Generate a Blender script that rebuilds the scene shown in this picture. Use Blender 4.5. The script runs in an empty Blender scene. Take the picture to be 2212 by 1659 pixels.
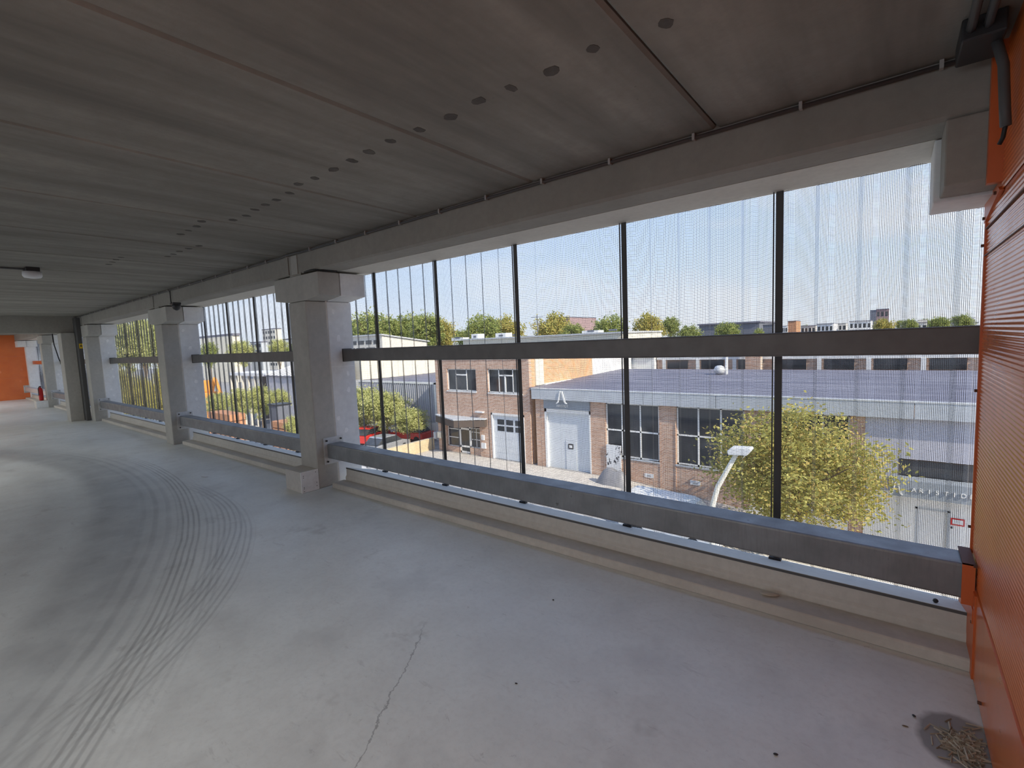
import bpy, math, random
from mathutils import Vector, Matrix
random.seed(7)
sc = bpy.context.scene
col = sc.collection
R = math.radians

# ---------------------------------------------------------------- camera
W, H, F_PX = 2212, 1659, 1032.96
YAW, PITCH, ROLL, CAM_H = R(-38.6654), R(-5.0923), R(-2.3147), 1.6
fw = Vector((math.sin(YAW)*math.cos(PITCH), math.cos(YAW)*math.cos(PITCH), math.sin(PITCH)))
rt = Vector((math.cos(YAW), -math.sin(YAW), 0)); up = rt.cross(fw)
r2 = rt*math.cos(ROLL) + up*math.sin(ROLL); u2 = -rt*math.sin(ROLL) + up*math.cos(ROLL)
cd = bpy.data.cameras.new('camera'); cam = bpy.data.objects.new('camera', cd); col.objects.link(cam)
cd.sensor_fit = 'HORIZONTAL'; cd.sensor_width = 36; cd.lens = F_PX/W*36
cd.clip_start = 0.02; cd.clip_end = 2000
m = Matrix((r2, u2, -fw)).transposed().to_4x4(); m.translation = (0, 0, CAM_H); cam.matrix_world = m
sc.camera = cam
def at(px, py, Y):                      # the point of the vertical plane Y that a photo pixel shows
    d = fw + r2*((px-1106)/F_PX) - u2*((py-829.5)/F_PX)
    p = Vector((0, 0, CAM_H)) + d*(Y/d.y)
    return p
def atx(px, Y): return at(px, 790, Y).x

# ---------------------------------------------------------------- sky, sun, exposure
SKY, SUN, FILL = 1.62, 8.6, 29.
w = bpy.data.worlds.new('sky'); sc.world = w; w.use_nodes = True
nt = w.node_tree; nt.nodes.clear()
def N(tree, kind, **kw):
    n = tree.nodes.new(kind)
    for k, v in kw.items(): setattr(n, k, v)
    return n
tc = N(nt, 'ShaderNodeTexCoord'); sp = N(nt, 'ShaderNodeSeparateXYZ'); rp = N(nt, 'ShaderNodeValToRGB')
nt.links.new(tc.outputs['Generated'], sp.inputs[0]); nt.links.new(sp.outputs['Z'], rp.inputs[0])
el = rp.color_ramp.elements
el[0].position = 0.0; el[0].color = (.80, .87, .97, 1)
el[1].position = 1.0; el[1].color = (.30, .48, .92, 1)
e = el.new(.12); e.color = (.66, .80, 1.0, 1)
e = el.new(.35); e.color = (.43, .62, 1.0, 1)
cn = N(nt, 'ShaderNodeTexNoise'); cn.inputs['Scale'].default_value = 3.2; cn.inputs['Detail'].default_value = 6
mp = N(nt, 'ShaderNodeMapping'); mp.inputs['Scale'].default_value = (1, 1, 2.6)
nt.links.new(tc.outputs['Generated'], mp.inputs[0]); nt.links.new(mp.outputs[0], cn.inputs['Vector'])
cr = N(nt, 'ShaderNodeMapRange'); cr.inputs['From Min'].default_value = .48; cr.inputs['From Max'].default_value = .72
cr.inputs['To Max'].default_value = .55
nt.links.new(cn.outputs['Fac'], cr.inputs['Value'])
mx = N(nt, 'ShaderNodeMix', data_type='RGBA'); mx.inputs[7].default_value = (.93, .95, 1.0, 1)
nt.links.new(cr.outputs[0], mx.inputs[0]); nt.links.new(rp.outputs[0], mx.inputs[6])
bg = N(nt, 'ShaderNodeBackground'); bg.inputs['Strength'].default_value = SKY
wo = N(nt, 'ShaderNodeOutputWorld'); nt.links.new(mx.outputs[2], bg.inputs[0]); nt.links.new(bg.outputs[0], wo.inputs[0])
sl = bpy.data.lights.new('sun', 'SUN'); sl.energy = SUN; sl.color = (1, .91, .76); sl.angle = R(.6)
so = bpy.data.objects.new('sun', sl); col.objects.link(so)
AZ, EL = R(-12), R(34)
so.rotation_euler = Vector((math.cos(EL)*math.cos(AZ), math.cos(EL)*math.sin(AZ), math.sin(EL))).to_track_quat('Z', 'Y').to_euler()
so.location = (30, -6, 30)
vs = sc.view_settings; vs.view_transform = 'Standard'; vs.look = 'None'; vs.gamma = 1; vs.exposure = 0.0
vs.use_curve_mapping = False
cy = sc.cycles; cy.max_bounces = 7; cy.diffuse_bounces = 4; cy.glossy_bounces = 3; cy.transmission_bounces = 3; cy.transparent_max_bounces = 16

# ---------------------------------------------------------------- materials
def newmat(name):
    mt = bpy.data.materials.new(name); mt.use_nodes = True
    t = mt.node_tree; b = t.nodes['Principled BSDF']
    return mt, t, b
def L(t, a, b): t.links.new(a, b)
def setc(b, c, rough=.6, metal=0., spec=.4):
    b.inputs['Base Color'].default_value = (*c, 1); b.inputs['Roughness'].default_value = rough
    b.inputs['Metallic'].default_value = metal; b.inputs['Specular IOR Level'].default_value = spec
def noise(t, scale, detail=4, rough=.55, vec=None, stretch=None):
    g = N(t, 'ShaderNodeNewGeometry'); v = g.outputs['Position'] if vec is None else vec
    if stretch:
        mpn = N(t, 'ShaderNodeMapping'); mpn.inputs['Scale'].default_value = stretch
        L(t, v, mpn.inputs[0]); v = mpn.outputs[0]
    n = N(t, 'ShaderNodeTexNoise'); n.inputs['Scale'].default_value = scale
    n.inputs['Detail'].default_value = detail; n.inputs['Roughness'].default_value = rough
    L(t, v, n.inputs['Vector']); return n.outputs['Fac']
def math_(t, op, a, b=None, c=None):
    n = N(t, 'ShaderNodeMath', operation=op)
    for i, x in enumerate((a, b, c)):
        if x is None: continue
        if isinstance(x, (int, float)): n.inputs[i].default_value = x
        else: L(t, x, n.inputs[i])
    return n.outputs[0]
def mixc(t, f, a, b):
    n = N(t, 'ShaderNodeMix', data_type='RGBA')
    for i, x in ((0, f), (6, a), (7, b)):
        if isinstance(x, (int, float)): n.inputs[i].default_value = x
        elif isinstance(x, tuple): n.inputs[i].default_value = (*x, 1)
        else: L(t, x, n.inputs[i])
    return n.outputs[2]
def mrange(t, v, a, b, c=0., d=1.):
    n = N(t, 'ShaderNodeMapRange'); n.inputs[1].default_value = a; n.inputs[2].default_value = b
    n.inputs[3].default_value = c; n.inputs[4].default_value = d; L(t, v, n.inputs[0]); return n.outputs[0]
def bump(t, b, h, strength=.2, dist=.01):
    n = N(t, 'ShaderNodeBump'); n.inputs['Strength'].default_value = strength; n.inputs['Distance'].default_value = dist
    L(t, h, n.inputs['Height']); L(t, n.outputs[0], b.inputs['Normal'])
def plain(name, c, rough=.6, metal=0., var=.0, scale=6., spec=.4):
    mt, t, b = newmat(name); setc(b, c, rough, metal, spec)
    f = noise(t, scale); v = var if var else .06
    c2 = tuple(min(1, x*(1+v)) for x in c); c1 = tuple(x*(1-v) for x in c)
    L(t, mixc(t, mrange(t, f, .3, .7), c1, c2), b.inputs['Base Color'])
    return mt
def concrete(name, c, var=.18, stretch=(1, 1, 1), blot=1.3, fine=22, bumpk=.25, rough=.8, pits=True):
    mt, t, b = newmat(name); setc(b, c, rough, 0, .3)
    f1 = noise(t, blot, 4, .6, stretch=stretch); f2 = noise(t, fine, 4, .68)
    base = mixc(t, mrange(t, f1, .3, .7), tuple(x*(1-var) for x in c), tuple(min(1, x*(1+var)) for x in c))
    base = mixc(t, mrange(t, f2, .35, .7, 0, .35), base, tuple(x*.7 for x in c))
    if pits:
        vo = N(t, 'ShaderNodeTexVoronoi'); vo.inputs['Scale'].default_value = 9
        g = N(t, 'ShaderNodeNewGeometry'); L(t, g.outputs['Position'], vo.inputs['Vector'])
        p = math_(t, 'MULTIPLY', mrange(t, vo.outputs['Distance'], .02, .07, 1, 0), mrange(t, noise(t, 2.2), .55, .62, 0, 1))
        base = mixc(t, math_(t, 'MULTIPLY', p, .6), base, tuple(x*.45 for x in c))
    L(t, base, b.inputs['Base Color']); bump(t, b, f2, bumpk, .006)
    return mt

M = {}
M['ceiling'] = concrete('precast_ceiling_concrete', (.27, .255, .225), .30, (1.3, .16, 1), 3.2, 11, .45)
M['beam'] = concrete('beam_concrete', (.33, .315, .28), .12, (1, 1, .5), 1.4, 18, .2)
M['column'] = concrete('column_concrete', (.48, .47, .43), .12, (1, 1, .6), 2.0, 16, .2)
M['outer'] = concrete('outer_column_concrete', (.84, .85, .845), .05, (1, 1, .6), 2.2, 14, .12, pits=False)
M['patchlight'] = concrete('pale_repair_mortar', (.97, .97, .96), .02, pits=False)
M['patch'] = concrete('dark_plug_mortar', (.115, .105, .095), .25, blot=14, pits=False)
M['kerb'] = concrete('kerb_concrete', (.64, .61, .55), .16, (.4, 1, 1), 3, 20, .3)
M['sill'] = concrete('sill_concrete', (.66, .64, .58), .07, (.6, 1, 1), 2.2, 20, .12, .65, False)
M['groove'] = plain('dark_joint_sealant', (.05, .047, .042), .9)  # dark sealant in the joint between inner and outer beam
M['paint_box'] = concrete('board_box', (.62, .60, .56), .05, pits=False)

def floor_mat():
    mt, t, b = newmat('power_floated_concrete'); setc(b, (.5, .52, .53), .38, 0, .75)
    g = N(t, 'ShaderNodeNewGeometry'); pos = g.outputs['Position']
    c = mixc(t, mrange(t, noise(t, .75, 3), .3, .7), (.73, .765, .745), (.83, .865, .845))
    c = mixc(t, mrange(t, noise(t, 3.5, 4, .6), .38, .72, 0, .5), c, (.63, .645, .625))
    c = mixc(t, mrange(t, noise(t, 30, 3, .7), .45, .75, 0, .22), c, (.50, .505, .485))
    # scuffs and scratches
    for ang, st, th in ((.5, (.25, 2.2, 1), .66), (2.1, (.2, 2.6, 1), .66)):
        rot = N(t, 'ShaderNodeMapping'); rot.inputs['Rotation'].default_value = (0, 0, ang); L(t, pos, rot.inputs[0])
        sn = noise(t, 9, 5, .78, rot.outputs[0], st); gate = mrange(t, noise(t, 1.6, 3), .45, .62)
        c = mixc(t, math_(t, 'MULTIPLY', mrange(t, sn, th, th+.05, 0, .55), gate), c, (.30, .295, .28))
    c = mixc(t, mrange(t, noise(t, 11, 4, .85), .64, .70, 0, .45), c, (.44, .44, .43))
    c = mixc(t, mrange(t, noise(t, 1.7, 3, .65), .56, .68, 0, .32), c, (.50, .51, .50))
    sc1 = noise(t, 7, 4, .8, stretch=(.45, 1.6, 1))
    c = mixc(t, mrange(t, sc1, .62, .70, 0, .30), c, (.40, .40, .395))
    c = mixc(t, mrange(t, noise(t, 2.1, 4, .7), .62, .70, 0, .3), c, (.36, .345, .31))
    sx = N(t, 'ShaderNodeSeparateXYZ'); L(t, pos, sx.inputs[0]); X, Y = sx.outputs[0], sx.outputs[1]
    wob = math_(t, 'MULTIPLY', math_(t, 'SUBTRACT', noise(t, .8, 2), .5), .05)
    brk = mrange(t, noise(t, 3, 3, .6), .30, .62, .55, 1)
    def ring(cx, cy, r, wd, k, a0, a1, colr=(.16, .165, .17), soft=.5, lines=0.):
        nonlocal c
        dx = math_(t, 'SUBTRACT', X, cx); dy = math_(t, 'SUBTRACT', Y, cy)
        d = math_(t, 'SQRT', math_(t, 'ADD', math_(t, 'MULTIPLY', dx, dx), math_(t, 'MULTIPLY', dy, dy)))
        d = math_(t, 'ADD', d, wob)
        f = mrange(t, math_(t, 'ABSOLUTE', math_(t, 'SUBTRACT', d, r)), wd*(1-soft), wd, 1, 0)
        if lines:
            s = math_(t, 'SINE', math_(t, 'MULTIPLY', d, lines)); f = math_(t, 'MULTIPLY', f, mrange(t, s, -.2, .8, .15, 1))
        an = math_(t, 'ARCTAN2', dy, dx)
        ra = math_(t, 'MULTIPLY', mrange(t, an, a0, a0+.25, 0, 1), mrange(t, an, a1-.25, a1, 1, 0))
        f = math_(t, 'MULTIPLY', math_(t, 'MULTIPLY', f, ra), math_(t, 'MULTIPLY', brk, k)); c = mixc(t, f, c, colr)
    CX, CY = -8.5, -8.85
    ring(CX, CY, 10.42, .48, .62, .5, 2.2, (.31, .33, .35), .95)
    ring(CX, CY, 10.20, .16, .30, .5, 2.1, (.22, .23, .245), .8)
    ring(CX, CY, 10.62, .22, .34, .7, 1.9, (.22, .23, .245), .8, 60.)
    ring(CX, CY, 10.87, .11, .52, .5, 1.75, (.20, .205, .21), .35, 150.)
    ring(-6.3, -2.25, 4.26, .10, .42, .5, 1.75, (.22, .225, .23), .35, 140.)
    ring(-6.1, -2.25, 4.30, .07, .36, .5, 1.5, (.22, .225, .23), .35, 150.)
    ring(-8.0, -7.6, 9.72, .10, .34, .9, 1.5, (.24, .245, .25), .4, 140.)
    ring(CX, CY, 9.75, .25, .18, .5, 2.0, (.30, .31, .32), .9)
    # wandering crack
    cx = math_(t, 'ADD', math_(t, 'ADD', math_(t, 'MULTIPLY', Y, -.63), -.99), math_(t, 'MULTIPLY', math_(t, 'SUBTRACT', noise(t, 6, 5, .7), .5), .13))
    f = mrange(t, math_(t, 'ABSOLUTE', math_(t, 'SUBTRACT', X, cx)), .002, .006, .5, 0)
    f = math_(t, 'MULTIPLY', f, math_(t, 'MULTIPLY', mrange(t, Y, .7, .8, 0, 1), mrange(t, Y, 1.55, 1.75, 1, 0)))
    c = mixc(t, f, c, (.10, .10, .10))
    # damp stain in the corner with the litter
    dx = math_(t, 'MULTIPLY', math_(t, 'SUBTRACT', X, .24), 1.25); dy = math_(t, 'SUBTRACT', Y, 2.36)
    d = math_(t, 'SQRT', math_(t, 'ADD', math_(t, 'MULTIPLY', dx, dx), math_(t, 'MULTIPLY', dy, dy)))
    d = math_(t, 'ADD', d, math_(t, 'MULTIPLY', math_(t, 'SUBTRACT', noise(t, 9), .5), .06))
    c = mixc(t, mrange(t, d, .15, .18, .8, 0), c, (.17, .155, .13))
    L(t, c, b.inputs['Base Color']); L(t, mrange(t, noise(t, 2), .3, .7, .34, .5), b.inputs['Roughness'])
    bump(t, b, noise(t, 16, 4, .75), .08, .006)
    return mt
M['floor'] = floor_mat()

def galv():
    mt, t, b = newmat('galvanised_steel'); setc(b, (.36, .37, .38), .5, .55, .5)
    c = mixc(t, mrange(t, noise(t, 6, 5), .3, .7), (.22, .228, .235), (.31, .32, .33))
    c = mixc(t, mrange(t, noise(t, 30, 4, .6, stretch=(3, 3, .25)), .5, .75, 0, .5), c, (.20, .205, .21))
    c = mixc(t, mrange(t, noise(t, 12, 3), .70, .74, 0, .7), c, (.10, .10, .10))
    L(t, c, b.inputs['Base Color']); L(t, mrange(t, noise(t, 9), .3, .7, .42, .62), b.inputs['Roughness']); return mt
M['galv'] = galv()
M['galv_dark'] = plain('darker_galvanised_steel', (.17, .165, .16), .55, .4, .12, 8)  # upper rail steel, a darker tone than the lower rail
M['zinc'] = plain('bright_zinc_plate', (.62, .63, .63), .5, .3, .12, 14)
M['bolt'] = plain('dark_bolt', (.06, .06, .06), .5, .5)
M['post'] = plain('dark_grey_post', (.075, .073, .072), .55, .2, .1)
M['cable'] = plain('black_cable', (.02, .02, .02), .5)
M['conduit'] = plain('grey_conduit', (.10, .10, .10), .5)
M['clip'] = plain('pale_clip', (.42, .41, .39), .6)
M['darkplastic'] = plain('dark_plastic', (.035, .035, .037), .4)
M['white'] = plain('white_plastic', (.78, .79, .80), .4)
M['red'] = plain('red_enamel', (.55, .02, .02), .35)
M['yellow'] = plain('yellow_plate', (.85, .58, .03), .5)
def orange():
    mt, t, b = newmat('orange_coated_sheet'); setc(b, (.72, .17, .035), .22, .0, 1.0)
    c = mixc(t, mrange(t, noise(t, 2.2, 4), .3, .7), (.66, .145, .03), (.76, .19, .045))
    L(t, c, b.inputs['Base Color']); L(t, mrange(t, noise(t, 3.), .3, .7, .16, .28), b.inputs['Roughness']); return mt
M['orange'] = orange()
M['orange_trim'] = plain('orange_flashing', (.62, .13, .03), .4, 0, .08, 3, .6)
M['rust'] = plain('brown_screw', (.12, .05, .03), .6)
def perforated(name, half):
    mt = bpy.data.materials.new(name); mt.use_nodes = True; t = mt.node_tree; t.nodes.clear()
    uv = N(t, 'ShaderNodeUVMap'); s = N(t, 'ShaderNodeSeparateXYZ'); L(t, uv.outputs[0], s.inputs[0])
    fs = []
    for i in (0, 1):
        a = math_(t, 'FRACT', math_(t, 'MULTIPLY', s.outputs[i], 1/.0075))
        fs.append(math_(t, 'LESS_THAN', math_(t, 'ABSOLUTE', math_(t, 'SUBTRACT', a, .5)), half))
    hole = math_(t, 'MULTIPLY', fs[0], fs[1])
    d = N(t, 'ShaderNodeBsdfPrincipled'); setc(d, (.085, .088, .098), .5, .2, .4)
    tr = N(t, 'ShaderNodeBsdfTransparent'); ms = N(t, 'ShaderNodeMixShader'); o = N(t, 'ShaderNodeOutputMaterial')
    L(t, hole, ms.inputs[0]); L(t, d.outputs[0], ms.inputs[1]); L(t, tr.outputs[0], ms.inputs[2]); L(t, ms.outputs[0], o.inputs[0])
    return mt
M['mesh'] = perforated('perforated_sheet', .37); M['mesh_flank'] = perforated('perforated_flank', .32)
def bricks(name, c1, c2, mortar, axis='x', bw=.22, bh=.075):
    mt, t, b = newmat(name); setc(b, c1, .85, 0, .2)
    g = N(t, 'ShaderNodeNewGeometry'); s = N(t, 'ShaderNodeSeparateXYZ'); L(t, g.outputs['Position'], s.inputs[0])
    cb = N(t, 'ShaderNodeCombineXYZ'); L(t, s.outputs[0 if axis == 'x' else 1], cb.inputs[0]); L(t, s.outputs[2], cb.inputs[1])
    br = N(t, 'ShaderNodeTexBrick'); L(t, cb.outputs[0], br.inputs['Vector'])
    br.inputs['Scale'].default_value = 1; br.inputs['Brick Width'].default_value = bw; br.inputs['Row Height'].default_value = bh
    br.inputs['Mortar Size'].default_value = .010
    br.inputs['Color1'].default_value = (*c1, 1); br.inputs['Color2'].default_value = (*c2, 1); br.inputs['Mortar'].default_value = (*mortar, 1)
    L(t, mixc(t, mrange(t, noise(t, 1.2), .3, .7, 0, .35), br.outputs['Color'], tuple(x*.72 for x in c1)), b.inputs['Base Color'])
    return mt
M['brick'] = bricks('brown_red_brick', (.50, .28, .18), (.70, .46, .33), (.70, .64, .56))
M['brick_side'] = bricks('orange_brick_side', (.62, .33, .16), (.72, .42, .22), (.62, .52, .40), 'y')
M['brick_pale'] = bricks('pale_yellow_brick', (.62, .48, .28), (.72, .58, .36), (.60, .54, .42), 'y')
M['cream'] = plain('cream_render', (.80, .74, .60), .85, 0, .05, 1.2)
M['white_wall'] = plain('white_render', (.80, .80, .79), .8, 0, .05, 1.0)
M['grey_wall'] = plain('lilac_grey_render', (.50, .50, .56), .8, 0, .05, .8)
M['fascia'] = plain('pale_grey_fascia', (.50, .53, .56), .6, .0, .07, 1.2)
def roofing():
    mt, t, b = newmat('bitumen_roof'); setc(b, (.2, .2, .24), .7, 0, .4)
    c = mixc(t, mrange(t, noise(t, .5, 4, stretch=(.35, 2.2, 1)), .35, .65), (.145, .145, .185), (.22, .218, .255))
    L(t, c, b.inputs['Base Color']); return mt
M['roof'] = roofing(); M['signboard'] = plain('blue_grey_sign_board', (.30, .335, .37), .6)
M['cladding'] = plain('grey_metal_cladding', (.47, .48, .53), .5, .1, .08, 1)
M['frame'] = plain('white_window_frame', (.86, .86, .84), .5)
def glass():
    mt, t, b = newmat('dark_window_glass'); setc(b, (.035, .04, .045), .06, 0, .6); 
    L(t, mixc(t, mrange(t, noise(t, .6), .4, .6), (.025, .03, .035), (.07, .075, .08)), b.inputs['Base Color']); return mt
M['glass'] = glass()
M['dark'] = plain('dark_brown_board', (.11, .085, .07), .7)
M['door'] = plain('pale_grey_door', (.66, .70, .74), .5, 0, .05, 2)
M['silver'] = plain('silver_letters', (.72, .73, .75), .35, .6)
M['asphalt'] = plain('asphalt', (.34, .33, .315), .9, 0, .15, 1.5)
M['paving'] = plain('pale_paving', (.58, .54, .48), .9, 0, .15, 2.5)
M['tarp'] = plain('grey_tarpaulin', (.26, .26, .27), .45, 0, .12, 3)
M['carred'] = plain('red_car_paint', (.62, .04, .03), .25, 0, .04, 1, .6)
M['carwhite'] = plain('white_car_paint', (.82, .82, .80), .25, 0, .03, 1, .6)
M['carsilver'] = plain('silver_car_paint', (.5, .51, .53), .3, .4, .03, 1, .6)
M['tyre'] = plain('black_tyre', (.02, .02, .02), .85)
M['bark'] = plain('bark', (.20, .15, .10), .9, 0, .2, 5)
M['lampcream'] = plain('cream_lamp_paint', (.80, .78, .68), .4)
M['farwall'] = plain('pale_far_wall', (.70, .66, .58), .9)
M['fardark'] = plain('dark_far_wall', (.16, .17, .20), .8)
M['farred'] = plain('dull_red_far_wall', (.34, .24, .24), .85)
M['machine'] = plain('orange_machine_paint', (.80, .33, .06), .5)
M['rubble'] = plain('terracotta_boards', (.55, .27, .14), .85, 0, .15)
def leaf(name, a, b_, c):
    mt, t, b = newmat(name); setc(b, a, .6, 0, .25)
    g = N(t, 'ShaderNodeNewGeometry'); r = g.outputs['Random Per Island']
    cc = mixc(t, mrange(t, r, 0, .6), a, b_); cc = mixc(t, mrange(t, r, .75, 1.), cc, c)
    L(t, cc, b.inputs['Base Color'])
    tl = N(t, 'ShaderNodeBsdfTranslucent'); L(t, cc, tl.inputs[0])
    ms = N(t, 'ShaderNodeMixShader'); ms.inputs[0].default_value = .35
    L(t, b.outputs[0], ms.inputs[1]); L(t, tl.outputs[0], ms.inputs[2]); L(t, ms.outputs[0], t.nodes['Material Output'].inputs[0])
    return mt
M['leaf_green'] = leaf('green_leaves', (.20, .26, .07), (.38, .42, .13), (.55, .53, .20))
M['leaf_gold'] = leaf('yellow_green_leaves', (.32, .32, .09), (.56, .51, .15), (.66, .46, .15))
M['leaf_lime'] = leaf('lime_leaves', (.36, .40, .13), (.60, .60, .24), (.76, .73, .38))
M['litter'] = leaf('dry_litter', (.50, .45, .36), (.68, .62, .52), (.30, .26, .20))

# ---------------------------------------------------------------- helpers
class MB:
    def __init__(s): s.v, s.f, s.uv = [], [], []
    def add(s, vs, fs):
        o = len(s.v); s.v += [tuple(x) for x in vs]; s.f += [tuple(i+o for i in f) for f in fs]; return s
    def box(s, x0, x1, y0, y1, z0, z1):
        return s.add([(x0,y0,z0),(x1,y0,z0),(x1,y1,z0),(x0,y1,z0),(x0,y0,z1),(x1,y0,z1),(x1,y1,z1),(x0,y1,z1)],
            [(0,3,2,1),(4,5,6,7),(0,1,5,4),(1,2,6,5),(2,3,7,6),(3,0,4,7)])
    def prism(s, poly, axis, a, b):       # poly in the other two axes; extruded a..b
        def P(u, v, w_): return {'x': (w_, u, v), 'y': (u, w_, v), 'z': (u, v, w_)}[axis]
        n = len(poly); vs = [P(u, v, a) for u, v in poly] + [P(u, v, b) for u, v in poly]
        fs = [tuple(range(n-1, -1, -1)), tuple(range(n, 2*n))] + [(i, (i+1) % n, n+(i+1) % n, n+i) for i in range(n)]
        area = sum(poly[i][0]*poly[(i+1) % n][1]-poly[(i+1) % n][0]*poly[i][1] for i in range(n))
        flip = (area < 0) ^ (axis == 'y') ^ (b < a)
        if flip: fs = [tuple(reversed(f)) for f in fs]
        return s.add(vs, fs)
    def tube(s, pts, rad, n=8, cap=True):
        pts = [Vector(p) for p in pts]; rr = rad if isinstance(rad, (list, tuple)) else [rad]*len(pts)
        vs, fs = [], []; prev = None
        for i, p in enumerate(pts):
            d = (pts[min(i+1, len(pts)-1)] - pts[max(i-1, 0)]).normalized()
            if prev is None: a = d.orthogonal().normalized()
            else:
                a = prev - d*prev.dot(d); a = a.normalized() if a.length > 1e-6 else d.orthogonal().normalized()
            prev = a; b = d.cross(a)
            vs += [p + (a*math.cos(2*math.pi*k/n) + b*math.sin(2*math.pi*k/n))*rr[i] for k in range(n)]
        for i in range(len(pts)-1):
            for k in range(n): fs.append((i*n+k, i*n+(k+1) % n, (i+1)*n+(k+1) % n, (i+1)*n+k))
        if cap: fs += [tuple(range(n-1, -1, -1)), tuple(range((len(pts)-1)*n, len(pts)*n))]
        return s.add(vs, fs)
    def lathe(s, prof, c, n=16):           # prof (r, z)
        vs, fs = [], []
        for r_, z in prof: vs += [(c[0]+r_*math.cos(2*math.pi*k/n), c[1]+r_*math.sin(2*math.pi*k/n), c[2]+z) for k in range(n)]
        for i in range(len(prof)-1):
            for k in range(n): fs.append((i*n+k, i*n+(k+1) % n, (i+1)*n+(k+1) % n, (i+1)*n+k))
        fs += [tuple(range(n-1, -1, -1)), tuple(range((len(prof)-1)*n, len(prof)*n))]
        return s.add(vs, fs)
    def mesh(s, name, off=(0, 0, 0)):
        me = bpy.data.meshes.new(name)
        me.from_pydata([(x-off[0], y-off[1], z-off[2]) for x, y, z in s.v], [], s.f); me.update(); return me
    def build(s, name, mat, parent=None, bev=0, smooth=False, kind=None):
        off = ORG.get(parent.name, (0, 0, 0)) if parent else (0, 0, 0)
        me = s.mesh(name, off); me.materials.append(M[mat] if isinstance(mat, str) else mat)
        o = bpy.data.objects.new(name, me); col.objects.link(o)
        if parent: o.parent = parent; ORG[o.name] = off
        if bev:
            md = o.modifiers.new('bevel', 'BEVEL'); md.width = bev; md.segments = 2; md.limit_method = 'ANGLE'
        if smooth:
            for p in me.polygons: p.use_smooth = True
        if kind: o['kind'] = kind
        return o
ORG = {}
def tag(o, label, cat, group=None):
    o['label'] = label; o['category'] = cat
    if group: o['group'] = group
    return o
def thing(name, label, cat, loc=(0, 0, 0), group=None):
    o = bpy.data.objects.new(name, None); col.objects.link(o); o.location = loc; o.empty_display_size = .1
    ORG[o.name] = tuple(loc); return tag(o, label, cat, group)
def struct(o): o['kind'] = 'structure'; return o
def copy_obj(o, parent=None, loc=None):
    c = o.copy(); col.objects.link(c)
    if parent: c.parent = parent
    if loc is not None: c.location = loc
    return c
def bx(*a): return MB().box(*a)

# ---------------------------------------------------------------- dimensions of the deck
YC, YI, YO = 2.786, 3.041, 3.36           # column front, inner/outer joint, outer end
ZCEIL, ZB = 2.686, 2.448                  # slab underside, beam underside
ZC0, ZC1 = 2.145, 2.182                   # corbel underside at shaft / at its end
CW, CA = .37, .306                        # column width, corbel overhang
XW = .315                                 # orange wall
COLX = [-5.124, -10.019, -15.817, -22.40] # right faces of the columns
XEND = -28.70
YBACK = -13.0
YOUT = 3.462                              # outer edge of slab and sill, where the screen hangs

# ---------------------------------------------------------------- floor and ceiling
struct(bx(XEND-.2, XW+.15, YBACK, 3.045, -.3, 0).build('floor', 'floor'))
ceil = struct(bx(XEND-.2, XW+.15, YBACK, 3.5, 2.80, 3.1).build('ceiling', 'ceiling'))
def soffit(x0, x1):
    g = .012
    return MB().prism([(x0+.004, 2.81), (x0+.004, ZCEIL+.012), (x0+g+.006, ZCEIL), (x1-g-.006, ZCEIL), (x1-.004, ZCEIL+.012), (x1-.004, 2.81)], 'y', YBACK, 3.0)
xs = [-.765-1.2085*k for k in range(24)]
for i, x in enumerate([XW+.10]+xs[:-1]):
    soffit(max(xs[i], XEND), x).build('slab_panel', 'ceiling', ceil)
    if xs[i] < XEND: break
# round mortar plugs over the slab cores
plugs = [(1437,50),(1280,105),(1190,153),(1105,190),(1035,218),(972,253),(905,280),(843,305),(798,328),(760,347),(720,366),(680,385),(645,398),(625,417),(597,432),(572,442),(550,453),(532,466),(503,475),(435,478),(424,489),(407,498),(390,506),(430,531),(408,537),(388,543),(375,549),(362,554),(262,556),(250,561),(243,566),(235,571)]
for i, (px, py) in enumerate(plugs):
    d = fw + r2*((px-1106)/F_PX) - u2*((py-829.5)/F_PX); p = Vector((0, 0, CAM_H)) + d*((ZCEIL-CAM_H)/d.z)
    n = 10; a0 = random.random()*6; rx, ry = random.uniform(.022, .04), random.uniform(.026, .036)
    poly = [(p.x+rx*math.cos(a0+2*math.pi*k/n)*random.uniform(.8, 1.2), p.y+ry*math.sin(a0+2*math.pi*k/n)*random.uniform(.8, 1.2)) for k in range(n)]
    MB().prism(poly, 'z', ZCEIL-.0015, ZCEIL+.02).build('core_plug', 'patch', ceil)

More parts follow.
